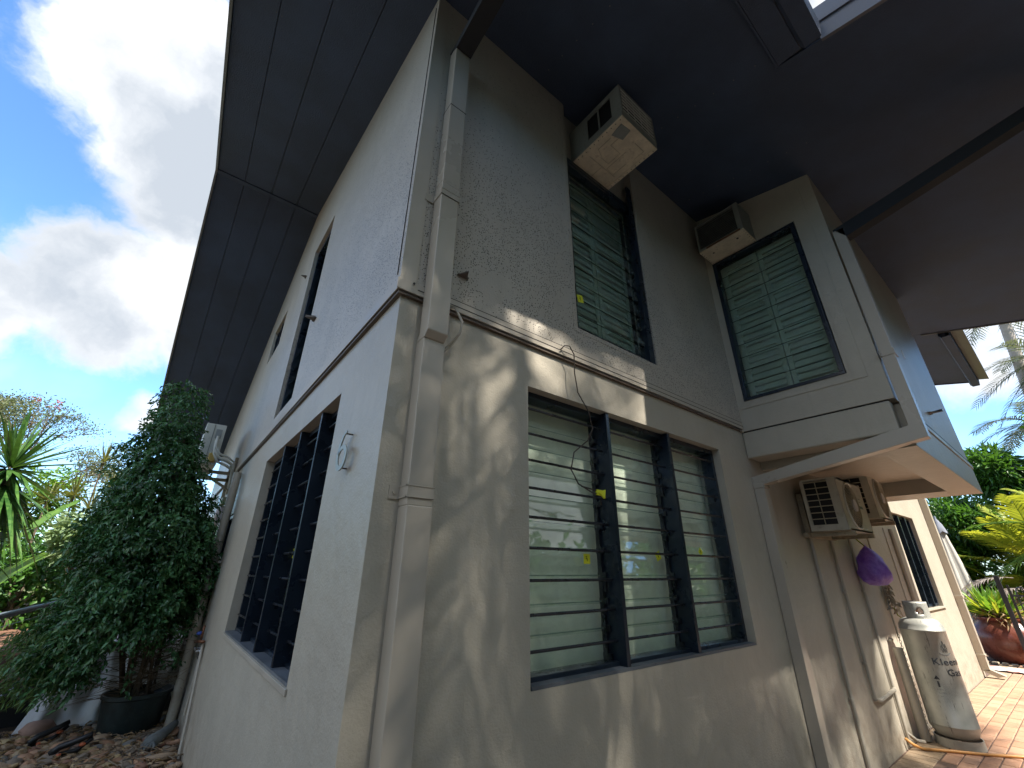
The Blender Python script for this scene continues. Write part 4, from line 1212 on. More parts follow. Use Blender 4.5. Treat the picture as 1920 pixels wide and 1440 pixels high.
# purple bag on the wall
t = thing('plastic_bag', 'purple plastic bag hanging on a yellow cord below the condensers', 'bag', (5.6, -.12, 1.6))
prof = [(.004, 0), (.014, -.02), (.07, -.07), (.12, -.14), (.145, -.22), (.15, -.30), (.135, -.36), (.08, -.41), (.0, -.42)]
mb = MB().lathe(prof, (5.62, -.13, 1.82), 36)
o = part(mb, 'bag_film', M['bag'], t, smooth=True)
for v in o.data.vertices:
    a = math.atan2(v.co.y + .01, v.co.x - .02)
    k = max(0, min(1, (.22 - v.co.z) / .3))
    rr = 1 + .20 * abs(math.sin(a * 2.5 + v.co.z * 9)) * k + .10 * abs(math.sin(a * 5.5 - v.co.z * 20)) - .12
    v.co.x = .02 + (v.co.x - .02) * rr * 1.15 + .22 * (.22 - v.co.z) * .45
    v.co.y = -.01 + (v.co.y + .01) * rr * .9
part(MB().tube([(5.46, -.09, 1.90), (5.54, -.10, 1.86), (5.62, -.13, 1.80)], .007, 6), 'cord', M['yellowleaf'], t)

# dry torn tape on the drain above the gas bottle
P0 = np.column_stack([6.32 + rng.normal(0, .035, 60), -.05 + rng.normal(0, .02, 60), 1.28 + rng.uniform(-.14, .13, 60)])
V, F = leaves(P0, rdir(60, (0, -.2, -1.5)), rdir(60), rng.uniform(.05, .12, 60), .035)
o = add_np('frayed_insulation', V, F, M['pale'])
tag(o, 'frayed grey insulation hanging from a pipe beside the purple bag', 'pipe insulation')
o = MB().tube([(6.33, -.05, 1.16), (6.36, -.06, 1.08), (6.45, -.10, 1.02), (6.52, -.12, 1.04), (6.50, -.14, 1.12), (6.54, -.16, 1.16)], .006, 6).build('gas_hose', M['yellowleaf'], smooth=True)
tag(o, 'thin yellow gas lead between the insulation and the gas bottle', 'gas hose')

# ------------------------------------------------------------------ gas bottle
gx, gy, gr = 6.02, -.30, .185
t = thing('gas_bottle', 'tall silver gas bottle standing on the brick paving', 'gas bottle', (gx, gy, 0))
part(MB().lathe([(gr * .98, 0), (gr * .98, .075), (gr * .94, .075), (gr * .94, 0), (gr * .98, 0)], (gx, gy, 0), 40), 'foot_ring', M['bottle'], t, smooth='auto')
part(MB().lathe([(0, .06), (.10, .065), (.155, .085), (gr, .15), (gr, .17), (gr + .002, .172), (gr + .002, .178), (gr, .18), (gr, .98), (gr + .003, .982), (gr + .003, .99), (gr, .992), (gr * .97, 1.03), (gr * .82, 1.075), (gr * .5, 1.10), (0, 1.11)], (gx, gy, 0), 48), 'tank', M['bottle'], t, smooth=True)
# shroud with a round hole, open at one side
mb = MB()
n = 44
r1 = .115
a0, a1 = R(-222), R(68)
hole_a = a0 + (a1 - a0) * .52
rows = np.linspace(1.07, 1.25, 10)
idx = {}
vs = []
for j, z in enumerate(rows):
    for k in range(n + 1):
        a = a0 + (a1 - a0) * k / n
        rr = r1 - .004 * j / 9
        idx[(j, k)] = len(vs)
        vs.append((gx + rr * math.cos(a), gy + rr * math.sin(a), z))
fs = []
for j in range(9):
    for k in range(n):
        a = a0 + (a1 - a0) * (k + .5) / n
        zc = (rows[j] + rows[j + 1]) / 2
        skip = False
        for ha in (R(-152), R(-10)):
            if ((a - ha) * r1) ** 2 + (zc - 1.155) ** 2 < .030 ** 2:
                skip = True
        if not skip:
            fs.append((idx[(j, k)], idx[(j, k + 1)], idx[(j + 1, k + 1)], idx[(j + 1, k)]))
mb.add(vs, fs)
o = part(mb, 'valve_shroud', M['bottle'], t, smooth=True)
sm = o.modifiers.new('solid', 'SOLIDIFY')
sm.thickness = .005
o = part(MB().tube([(gx, gy, 1.10), (gx, gy, 1.18)], .022, 12).tube([(gx - .03, gy - .01, 1.15), (gx + .05, gy + .01, 1.15)], .014, 10).lathe([(0, 0), (.035, 0), (.035, .02), (0, .02)], (gx, gy, 1.185), 14), 'valve', M['copper'], t, smooth='auto')


def on_bottle(s, size, z, ang, m=None, sc=(1, 1.)):
    cu = bpy.data.curves.new('lettering', 'FONT')
    cu.body = s
    cu.size = size
    cu.align_x = 'CENTER'
    cu.align_y = 'CENTER'
    cu.space_character = 1.12
    tt = bpy.data.objects.new('tmp', cu)
    COL.objects.link(tt)
    dg = bpy.context.evaluated_depsgraph_get()
    me = bpy.data.meshes.new_from_object(tt.evaluated_get(dg))
    bpy.data.objects.remove(tt)
    bm = bmesh.new()
    bm.from_mesh(me)
    bmesh.ops.triangulate(bm, faces=bm.faces)
    dup_ = bmesh.ops.duplicate(bm, geom=bm.verts[:] + bm.edges[:] + bm.faces[:])
    for g_ in dup_['geom']:
        if isinstance(g_, bmesh.types.BMVert):
            g_.co.x += size * .035
            g_.co.z += .0006
    dup_ = bmesh.ops.duplicate(bm, geom=bm.verts[:] + bm.edges[:] + bm.faces[:])
    for g_ in dup_['geom']:
        if isinstance(g_, bmesh.types.BMVert):
            g_.co.y += size * .025
            g_.co.z += .0003
    for q in np.arange(-.4, .4, .012):
        bmesh.ops.bisect_plane(bm, geom=bm.verts[:] + bm.edges[:] + bm.faces[:], plane_co=(q, 0, 0), plane_no=(1, 0, 0))
    for v in bm.verts:
        a = ang + v.co.x * sc[0] / gr
        rz_ = gr + .0018 + v.co.z
        v.co = Vector((rz_ * math.cos(a), rz_ * math.sin(a), z + v.co.y * sc[1]))
    bm.to_mesh(me)
    bm.free()
    me.materials.clear()
    me.materials.append(m or M['ink'])
    o = bpy.data.objects.new('lettering', me)
    COL.objects.link(o)
    o.parent = t
    return o


stencil = simple('faded_stencil_ink', (.04, .045, .055), .6, .3, 40., dirt=(.30, .31, .29, .9))
faint = simple('very_faded_ink', (.20, .21, .21), .6, .3, 40.)
A0 = R(-172)
on_bottle('Kleenheat', .080, .715, R(-108), stencil, (1.12, 1))
on_bottle('Gas', .080, .625, R(-119), stencil, (1.12, 1))
mb = MB()
tri = [(gx + (gr + .002) * math.cos(A0 + a), gy + (gr + .002) * math.sin(A0 + a), z) for a, z in ((-.12, .565), (.12, .565), (0, .60))]
mb.add(tri, [(0, 1, 2)])
bar = [(gx + (gr + .002) * math.cos(A0 + a), gy + (gr + .002) * math.sin(A0 + a), z) for a, z in ((-.04, .50), (.04, .50), (.04, .55), (-.04, .55))]
mb.add(bar, [(0, 1, 2, 3)])
part(mb, 'arrow_mark', stencil, t)
mb = MB()      # three worn-away rows of small print, no longer readable
for row, (zr, n_) in enumerate(((.475, 6), (.447, 7), (.42, 3))):
    for k in range(n_):
        a = A0 - .12 + .045 * k + .02 * row
        h_ = random.uniform(.006, .014)
        p_ = lambda da, dz: (gx + (gr + .0018) * math.cos(a + da), gy + (gr + .0018) * math.sin(a + da), zr + dz)
        mb.add([p_(0, 0), p_(.018, 0), p_(.022, h_), p_(.006, h_)], [(0, 1, 2, 3)])
part(mb, 'worn_small_print', faint, t)['kind'] = 'stuff'
# flame emblem
mb = MB()
for k, (da, h) in enumerate(((-.10, .07), (0, .10), (.10, .075))):
    pts = [(gx + (gr + .002) * math.cos(R(-128) + da + s_), gy + (gr + .002) * math.sin(R(-128) + da + s_), .80 + q * h) for s_, q in ((0, 0), (.05, .4), (.01, 1.), (-.05, .5), (0, 0))]
    mb.tube(pts, .0016, 4)
mb.tube([(gx + (gr + .002) * math.cos(R(-128) + s_), gy + (gr + .002) * math.sin(R(-128) + s_), .785 - .01 * math.cos(s_ * 8)) for s_ in np.linspace(-.3, .3, 9)], .0018, 4)
part(mb, 'flame_emblem', stencil, t)

# chain beside the bottle
mb = MB()
for k in range(34):
    z = .93 - k * .027
    a = k % 2
    p = [(5.99 + .006 * a + .010 * math.cos(q) * (1 - a), -.09 + .010 * math.cos(q) * a, z + .018 * math.sin(q)) for q in np.linspace(0, 2 * math.pi, 9)]
    mb.tube(p, .0022, 4)
o = mb.build('chain', M['galv'])
tag(o, 'thin steel chain hanging on the wall behind the gas bottle', 'chain')

# orange hose
hp = [(5.45, -.02, .09), (5.48, -.06, .05), (5.56, -.10, .014), (5.70, -.28, .014), (5.86, -.50, .014), (6.06, -.72, .014), (6.3, -1.0, .014), (6.8, -1.6, .014), (7.4, -2.4, .014)]
o = MB().tube(hp, .0125, 8).build('garden_hose', M['hose'], smooth=True)
tag(o, 'orange garden hose lying on the pavers in front of the gas bottle', 'hose')

# ------------------------------------------------------------------ brick paving
def brick_mesh(L, Wd, H=.03, m='brick'):
    g = .004
    b = .006
    top = [(g + b, g + b), (L - g - b, g + b), (L - g - b, Wd - g - b), (g + b, Wd - g - b)]
    bot = [(g, g), (L - g, g), (L - g, Wd - g), (g, Wd - g)]
    me = bpy.data.meshes.new('brick')
    vs = [(x, y, -H) for x, y in bot] + [(x, y, -b) for x, y in bot] + [(x, y, 0) for x, y in top]
    fs = [(0, 3, 2, 1), (8, 9, 10, 11)] + [(i, (i + 1) % 4, (i + 1) % 4 + 4, i + 4) for i in range(4)] + [(i + 4, (i + 1) % 4 + 4, (i + 1) % 4 + 8, i + 8) for i in range(4)]
    me.from_pydata(vs, [], fs)
    me.materials.append(M[m])
    return me


Lb, Wb = .23, .115
bm1 = brick_mesh(Lb, Wb)
bm2 = brick_mesh(Wb, Lb, m='brickdirty')
slots = []
nx = 0
x = 4.6
while x < 16.:      # header course against the wall
    if x > 5.3 or True:
        slots.append((x, -Lb - .01, bm2))
    x += Wb
for r_ in range(14):
    y = -.245 - (r_ + 1) * Wb
    off = (r_ % 2) * Lb / 2
    for k in range(60):
        x = 4.7 + off + k * Lb
        if x < 16.5 and x > 5.2 + 0 * y:
            slots.append((x, y, bm1))
cw = Vector((-.6, -1.63, 1.53))


def inview(x, y, z):
    v = Vector((x, y, z)) - cw
    zz = v.dot(fw)
    if zz < .1:
        return False
    px = 960 + 785.39 * v.dot(rt2) / zz
    py = 720 - 785.39 * v.dot(up2) / zz
    return -40 < px < 2000 and -40 < py < 1500


slots.sort(key=lambda s: (not inview(s[0] + .1, s[1] + .06, 0), (s[0] - cw.x) ** 2 + (s[1] - cw.y) ** 2))
rest = MB()
for i, (x, y, me) in enumerate(slots):
    z = random.uniform(-.002, .002)
    if i < 290:
        b = bpy.data.objects.new('brick', me)
        COL.objects.link(b)
        b.parent = paving
        b.location = (x, y, z)
        b.rotation_euler = (random.uniform(-.006, .006), random.uniform(-.006, .006), random.uniform(-.008, .008))
    else:
        rest.add([(v.co.x + x, v.co.y + y, v.co.z + z) for v in me.vertices], [tuple(p.vertices) for p in me.polygons])
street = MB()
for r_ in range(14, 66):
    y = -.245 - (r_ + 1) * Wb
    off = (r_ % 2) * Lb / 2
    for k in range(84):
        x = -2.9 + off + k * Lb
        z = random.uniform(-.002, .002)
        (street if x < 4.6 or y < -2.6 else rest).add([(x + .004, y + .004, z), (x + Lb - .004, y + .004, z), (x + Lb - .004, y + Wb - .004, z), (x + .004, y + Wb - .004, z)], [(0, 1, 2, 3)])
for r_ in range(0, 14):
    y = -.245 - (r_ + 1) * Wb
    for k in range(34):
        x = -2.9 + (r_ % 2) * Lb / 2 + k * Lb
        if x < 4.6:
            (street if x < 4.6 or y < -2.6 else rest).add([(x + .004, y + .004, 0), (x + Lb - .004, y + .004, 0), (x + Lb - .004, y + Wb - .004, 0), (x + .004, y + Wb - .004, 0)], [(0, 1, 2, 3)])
part(rest, 'brick_field', M['brick'], paving)['kind'] = 'stuff'
part(street, 'brick_field', simple('bounce_toned_street_pavers', (.30, .235, .18), .9, .25, 3., dirt=(.14, .12, .08, .5)), paving)['kind'] = 'stuff'  # unseen pavers laid for ground bounce, greyed to keep it less orange

# ------------------------------------------------------------------ pebble bed on the garden side
bed = tag(MB().box(-4.5, -.002, 1.5, 5.25, .0, .082).build('pebble_bed', M['ground']), kind='structure')
smesh = []
for k in range(9):
    bm = bmesh.new()
    bmesh.ops.create_icosphere(bm, subdivisions=2, radius=1)
    for v in bm.verts:
        q = v.co.copy()
        v.co *= 1 + .22 * math.sin(q.x * 2.3 + k) * math.cos(q.y * 2.1 + 2 * k) + .08 * math.sin(q.z * 5 + k * 3)
        v.co.z *= .55
    me = bpy.data.meshes.new('stone')
    bm.to_mesh(me)
    bm.free()
    me.polygons.foreach_set('use_smooth', [True] * len(me.polygons))
    me.materials.append(M['stone'])
    smesh.append(me)
pos = []
tries = 0
while len(pos) < 270 and tries < 20000:
    tries += 1
    y = random.uniform(2.9, 5.0)
    x = random.uniform(-1.55, -.03)
    if not inview(x, y, .1):
        continue
    r = random.uniform(.022, .055) * (1 if random.random() < .85 else 1.5)
    if (x + .38) ** 2 + (y - 4.65) ** 2 < (.27) ** 2:
        continue
    if all((x - a) ** 2 + (y - b) ** 2 > ((r + c) * .78) ** 2 for a, b, c in pos):
        pos.append((x, y, r))
for x, y, r in pos:
    b = bpy.data.objects.new('stone', random.choice(smesh))
    COL.objects.link(b)
    b.parent = bed
    b.location = (x, y, .082 + r * .25)
    b.scale = (r * random.uniform(.9, 1.5), r, r * random.uniform(.8, 1.1))
    b.rotation_euler = (random.uniform(-.3, .3), random.uniform(-.3, .3), random.uniform(0, 6.3))
# fine gravel, sticks and dead leaves between
mb = MB()
for k in range(5200):
    x, y = random.uniform(-1.7, -.02), random.uniform(2.7, 5.25)
    r = random.uniform(.006, .016)
    z = .083
    a = random.uniform(0, 6.28)
    c, s_ = math.cos(a) * r, math.sin(a) * r
    mb.add([(x + c, y + s_, z), (x - s_, y + c, z), (x - c, y - s_, z), (x + s_, y - c, z), (x, y, z + r * .9)], [(0, 1, 4), (1, 2, 4), (2, 3, 4), (3, 0, 4)])
o = mb.build('gravel', simple('brown_gravel', (.28, .19, .12), .9, .6, 40.))
tag(o, 'fine brown gravel between the river stones', 'gravel', kind='stuff')
P0 = np.column_stack([rng.uniform(-1.3, -.05, 620), rng.uniform(3., 5., 620), np.full(620, .105) + rng.uniform(0, .03, 620)])
Dd = rdir(620)
Dd[:, 2] *= .15
V, F = leaves(P0, Dd, rdir(620, (0, 0, 3)), rng.uniform(.03, .075, 620), .022)
o = add_np('leaf_litter', V, F, M['deadleaf'])
tag(o, 'dry fallen leaves scattered on the stones', 'leaf litter', kind='stuff')
mb = MB()
for k in range(46):
    x, y = random.uniform(-.9, -.05), random.uniform(3.3, 4.5)
    a = random.uniform(0, 6.28)
    L = random.uniform(.08, .28)
    mb.tube([(x, y, .12), (x + math.cos(a) * L * .5, y + math.sin(a) * L * .5, .135), (x + math.cos(a + .4) * L, y + math.sin(a + .4) * L, .12)], random.uniform(.003, .007), 5)
tag(mb.build('twigs', M['twig']), 'loose dry twigs lying among the stones by the pot', 'twigs', kind='stuff')


# work boots / knee pad / glove left on the stones
def kneepad(x, y, a, label):
    t = thing('knee_pad', label, 'knee pad', (x, y, .12), 'black and orange knee pads dropped on the stones')
    c, s_ = math.cos(a), math.sin(a)
    P = lambda u, v, z: (x + (u * c - v * s_) * .75, y + (u * s_ + v * c) * .75, .12 + z * .8)
    mb = MB()
    mb.tube([P(-.16, 0, .0), P(-.10, 0, .05), (P(-.02, 0, .07)), P(.07, 0, .10), P(.15, 0, .13)], .028, 8, .02)
    part(mb, 'strap', M['rub'], t, smooth=True)
    part(MB().tube([P(-.15, .02, .0), P(-.12, .02, -.02), P(.05, .03, .0), P(.16, .02, .09)], .016, 8), 'buckle_band', M['rub'], t, smooth=True)
    part(MB().lathe([(0, -.012), (.02, -.01), (.024, .006), (.0, .014)], P(.09, .01, .05), 12), 'pad', M['orange'], t, smooth=True)
    part(MB().lathe([(0, -.012), (.018, -.006), (.016, .008), (.0, .012)], P(-.08, -.03, -.01), 12), 'clip', M['orange'], t, smooth=True)
    return t


kneepad(-.93, 4.60, .35, 'black knee pad with orange caps lying against the white dropsheet')
kneepad(-.74, 4.12, -.2, 'black knee pad with orange tip nearer the camera on the stones')
t = thing('work_glove', 'grey work glove lying on the stones below the dark pot', 'glove', (-.2, 3.95, .13))
mb = MB().tube([(-.04, 4.25, .17), (-.10, 4.12, .155), (-.16, 4.0, .145), (-.22, 3.90, .135)], .03, 10, .06)
part(mb, 'palm', M['greycloth'], t, smooth=True)
mb = MB()
for k in range(4):
    a = -2.3 + k * .28
    mb.tube([(-.20 - k * .012 + .03, 3.92 - .01 * k, .135), (-.20 + math.cos(a) * .06, 3.92 + math.sin(a) * .06, .13), (-.20 + math.cos(a) * .13, 3.92 + math.sin(a) * .12, .115)], .018, 8, .011)
part(mb, 'fingers', M['greycloth'], t, smooth=True)

# ------------------------------------------------------------------ deck, drop sheet, handrail on the garden side
deck = thing('timber_deck', 'raised reddish timber deck with a step behind the potted tree', 'deck', (-2, 7, 0))
y = 5.42
while y < 11:
    part(MB().box(-5.5, -.12, y, y + .088, .70, .722), 'deck_board', M['deck'], deck)
    y += .094
for k in range(2):
    part(MB().box(-5.5, -1.0, 5.22 + k * .094, 5.308 + k * .094, .50, .522), 'deck_board', M['deck'], deck)
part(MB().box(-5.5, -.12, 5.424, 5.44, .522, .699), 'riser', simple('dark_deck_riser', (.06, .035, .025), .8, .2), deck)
part(MB().box(-5.4, -.14, 5.46, 5.50, .08, .69), 'underdeck_shade_sheet', M['black'], deck)  # black sheet painting the shade beneath the deck
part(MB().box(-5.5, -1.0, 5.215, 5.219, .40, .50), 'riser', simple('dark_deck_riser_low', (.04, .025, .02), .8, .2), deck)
# planter bed edge behind the deck
o = MB().box(-6, -1.45, 8.6, 8.9, .72, 1.0).build('garden_kerb', simple('pale_kerb_concrete', (.42, .37, .28), .8, .2, 5.))
tag(o, 'pale concrete kerb along the planting behind the deck', 'kerb')
# handrail with wires
t = thing('handrail', 'flat metal handrail with tensioned wires beside the deck', 'handrail', (-1.6, 6, 0))
part(MB().beam((-1.75, 3.4, 1.10), (-1.45, 7.4, 1.10), .05, .016), 'top_rail', M['steel'], t)
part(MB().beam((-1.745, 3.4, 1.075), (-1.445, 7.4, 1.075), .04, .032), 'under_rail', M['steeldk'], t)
part(MB().beam((-1.62, 2.4, .44), (-1.27, 5.9, .44), .022, .03), 'bottom_rail', M['steel'], t)
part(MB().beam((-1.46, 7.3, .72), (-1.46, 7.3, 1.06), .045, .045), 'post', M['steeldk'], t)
for z in (.55, .66, .77, .88, .98):
    part(MB().tube([(-1.74, 3.4, z), (-1.45, 7.35, z)], .003, 5), 'wire', M['wire'], t)

# drop sheet: a wrinkled cloth over the deck edge down to the stones
nx_, nz_ = 60, 50
vs, fs = [], []
for j in range(nz_ + 1):
    for i in range(nx_ + 1):
        u, v = i / nx_, j / nz_
        if v < .45:      # on the deck, running back
            q = v / .45
            x = -1.0 + u * .93
            yy = 7.0 - q * 1.62
            z = .735 + .012 * math.sin(u * 19 + q * 5) + .02 * abs(math.sin(u * 7 + 2 * q))
        else:
            q = (v - .45) / .55
            x = (-1.0 + u * .93) + (-.22 * (1 - u)) * q - .12 * u * q
            yy = 5.37 - .28 * q ** 1.5 + .035 * math.sin(u * 17 + q * 3) * (.3 + q) + .03 * math.sin(u * 31 - q * 6)
            z = .745 - q * .645 + .01 * math.sin(u * 13)
            if q > .93:
                yy -= .06 * (q - .93) / .07
        vs.append((x, yy, z))
for j in range(nz_):
    for i in range(nx_):
        a = j * (nx_ + 1) + i
        fs.append((a, a + 1, a + nx_ + 2, a + nx_ + 1))
o = MB().add(vs, fs).build('drop_sheet', M['cloth'], smooth=True)
sm = o.modifiers.new('solid', 'SOLIDIFY')
sm.thickness = .004
tag(o, 'white painter drop sheet draped over the deck edge behind the pot', 'drop sheet')
o = MB().lathe([(0, 0), (.10, .0), (.13, .06), (.09, .11), (0, .12)], (-1.05, 5.0, .07), 14).build('boulder', simple('pink_boulder', (.36, .22, .17), .8, .2, 8., bump=.5, bscale=8), smooth=True)
tag(o, 'pinkish boulder at the foot of the drop sheet', 'boulder')
o = MB().lathe([(0, 0), (.22, .0), (.25, .07), (.16, .12), (0, .13)], (-1.55, 5.05, .05), 14).build('boulder', simple('red_boulder', (.26, .13, .10), .8, .2, 8., bump=.5, bscale=8), smooth=True)
tag(o, 'reddish boulder at the left edge below the dark deck side', 'boulder')
# bag of clothes pegs on the far garden wall
t = thing('hanging_bag', 'green bag with purple rim hanging on the far garden wall', 'bag', (-.1, 6.3, 1.2))
part(MB().box(-.16, -.03, 6.2, 6.36, 1.0, 1.17), 'bag_body', M['bright'], t, bevel=.02)
part(MB().box(-.18, -.02, 6.19, 6.37, 1.17, 1.20), 'rim', M['bag'], t, bevel=.005)

# ------------------------------------------------------------------ potted tree
t = thing('potted_fig_tree', 'tall dark green weeping fig growing in a low dark pot', 'tree', (-.38, 4.65, .08))
prof = [(.0, 0), (.215, 0), (.235, .03), (.27, .29), (.285, .30), (.285, .33), (.265, .33), (.25, .28), (.24, .27), (0, .265)]
part(MB().lathe(prof, (-.38, 4.65, .075), 36), 'pot', M['potdark'], t, smooth='auto')
part(MB().lathe([(0, .277), (.235, .268)][::-1], (-.38, 4.65, .075), 24), 'potting_soil', M['soil'], t)
lv = [(.50, -1.0, -.30, .22), (.65, -1.15, -.16, .32), (.80, -1.25, -.13, .40), (1.0, -1.22, -.10, .46), (1.4, -1.15, -.09, .48), (1.9, -1.15, -.14, .46), (2.4, -1.12, -.42, .40), (2.75, -1.07, -.54, .32), (3.0, -1.0, -.64, .26), (3.25, -.98, -.66, .20), (3.45, -1.0, -.62, .16), (3.60, -.97, -.70, .11), (3.72, -.92, -.80, .05)]
zs = np.array([l[0] for l in lv])


def fig_pts(n, shell=.55):
    z = rng.uniform(.5, 3.74, n * 3)
    w = np.interp(z, zs, [(l[2] - l[1]) * l[3] for l in lv])
    z = z[rng.uniform(0, w.max(), len(z)) < w][:n]
    n = len(z)
    x0 = np.interp(z, zs, [l[1] for l in lv])
    x1 = np.interp(z, zs, [l[2] for l in lv])
    hy = np.interp(z, zs, [l[3] for l in lv])
    a = rng.uniform(0, 2 * math.pi, n)
    r = rng.uniform(shell, 1, n) ** .5
    lump = 1 + .13 * np.sin(a * 3 + z * 6) + .12 * np.sin(a * 7 - z * 13) + rng.normal(0, .06, n) + (rng.uniform(size=n) < .03) * .18
    x = (x0 + x1) / 2 + (x1 - x0) / 2 * np.cos(a) * r * lump
    y = 4.65 + hy * np.sin(a) * r * lump
    out = np.column_stack([np.cos(a), np.sin(a), np.zeros(n)])
    return np.column_stack([x, y, z]), out


# sprays: leaves gathered along drooping twigs
C0b, outb = fig_pts(4600, .12)
sel = ~((C0b[:, 2] < .95) & (C0b[:, 0] > -.78) & (rng.uniform(size=len(C0b)) < .93))
C0, out = C0b[sel], outb[sel]
k = 11
tt_ = np.tile(np.arange(k) / k, len(C0))
TD = unit(out + np.column_stack([np.zeros(len(out)), np.zeros(len(out)), rng.uniform(-1.0, .5, len(out))]) + rng.normal(0, .35, out.shape))
Cr = np.repeat(C0, k, 0) + np.repeat(TD, k, 0) * (tt_[:, None] * .17) - np.array([0, 0, 1]) * (tt_[:, None] ** 2) * .07 + rng.normal(0, .008, (len(C0) * k, 3))
Cr[:, 0] = np.minimum(Cr[:, 0], -.03)
Dr = unit(np.repeat(TD, k, 0) * .7 + rng.normal(0, .6, Cr.shape) + np.array([0, 0, -.55]))
Nr = unit(rng.normal(0, .55, Cr.shape) + np.array([0, 0, 1]) + np.repeat(out, k, 0) * .7)
V, F = leaves(Cr, Dr, Nr, rng.uniform(.032, .078, len(Cr)), rng.uniform(.018, .036, len(Cr)))
add_np('crown', V, F, M['ficus'], t)
sel = rng.uniform(size=len(Cr)) < .06
V, F = leaves(Cr[sel] + out[np.repeat(np.arange(len(C0)), k)[sel]] * .03, Dr[sel], Nr[sel], .04, .017)
add_np('young_leaf', V, F, M['ficusy'], t)
# fringe of narrow lighter leaves at lower left
Cf = np.column_stack([rng.uniform(-1.45, -.95, 900), rng.uniform(4.3, 4.9, 900), rng.uniform(.42, 1.0, 900)])
V, F = leaves(Cf, rdir(900, (-1, -.3, -1.6)), rdir(900, (0, 0, 1)), rng.uniform(.05, .09, 900), .012)
add_np('young_leaf', V, F, M['ficusy'], t)
# stems and fine branches
mb = MB()
for k_ in range(15):
    a = random.uniform(0, 6.28)
    bx_, by_ = -.38 + math.cos(a) * .12, 4.65 + math.sin(a) * .10
    tx, ty = random.uniform(-1.0, -.3), 4.65 + random.uniform(-.25, .25)
    mb.tube([(bx_, by_, .34), (bx_ + (tx - bx_) * .25 + random.uniform(-.03, .03), by_, .8), (bx_ + (tx - bx_) * .55, ty, 1.3), (tx, ty, 2.2), (-.7, 4.65, 3.2)], random.uniform(.008, .022), 6, .004)
part(mb, 'stem', M['bark'], t, smooth=True)
mb = MB()
for k_ in range(170):
    a = random.uniform(-3.6, .4)
    L = random.uniform(.25, .75)
    z0_ = random.uniform(.36, .95)
    p0 = Vector((-.40 + random.uniform(-.1, .1), 4.65 + random.uniform(-.1, .1), z0_))
    dr = Vector((math.cos(a), math.sin(a) * .6, random.uniform(-.1, .7)))
    p1 = p0 + dr * L * .5
    p2 = p0 + dr * L + Vector((0, 0, -.05))
    p2.x = min(p2.x, -.04)
    mb.tube([p0, p1, p2], .004, 4, .0012)
part(mb, 'twig', M['twig'], t)


# ------------------------------------------------------------------ strap-leaved plants
def rosette(P, n, L, Wd, droop, el=(-.5, 1.4), seg=4):
    a = rng.uniform(0, 2 * math.pi, n)
    e = rng.uniform(el[0], el[1], n)
    D = np.column_stack([np.cos(a) * np.cos(e), np.sin(a) * np.cos(e), np.sin(e)])
    Up = np.column_stack([-np.cos(a) * np.sin(e), -np.sin(a) * np.sin(e), np.cos(e)]) + rng.normal(0, .25, (n, 3))
    return strips(np.tile(np.array(P, float), (n, 1)) + D * .03, D, Up, rng.uniform(.8, 1.1, n) * L, Wd, rng.uniform(.5, 1.3, n) * droop, seg)


t = thing('yucca', 'large spiky yucca with drooping strap leaves at the left edge', 'yucca', (-2.15, 5.5, 0))
add_np('crown', *cat([rosette((-2.12, 5.5, 2.52), 130, .72, .05, .12, (-.9, 1.5)), rosette((-2.12, 5.5, 2.35), 70, .85, .05, .25, (-1.3, -.2))]), M['yucca'], t)
add_np('lower_crown', *cat([rosette((-2.25, 5.6, 1.75), 110, .75, .045, .25, (-1.0, 1.3))]), M['yucca'], t)
part(MB().tube([(-2.2, 5.55, 0), (-2.2, 5.52, 1.2), (-2.14, 5.5, 2.5)], .07, 10, .05), 'trunk', M['bark'], t, smooth=True)


def dracaena(x, y, z, L, label, n=90, m='dracaena'):
    t = thing('dracaena', label, 'dracaena', (x, y, .0), 'spiky dracaenas behind the deck')
    add_np('crown', *rosette((x, y, z), n, L, .018, .08, (-.6, 1.45), 3), M[m], t)
    part(MB().tube([(x + .15, y, 0), (x + .05, y, z * .6), (x, y, z)], .025, 6, .012), 'stem', M['bark'], t)


dracaena(-1.78, 9., 3.28, .42, 'tall thin dracaena with a round spiky head against the sky', 80)
dracaena(-1.98, 9., 2.66, .42, 'low olive dracaena head beside the yucca')
dracaena(-1.68, 8.8, 2.42, .45, 'olive dracaena head between the banana leaf and the fig tree')
dracaena(-1.55, 9., 2.85, .38, 'dracaena head half hidden behind the fig tree', 60)
dracaena(-2.3, 9.1, 2.55, .42, 'dracaena head furthest left behind the yucca')


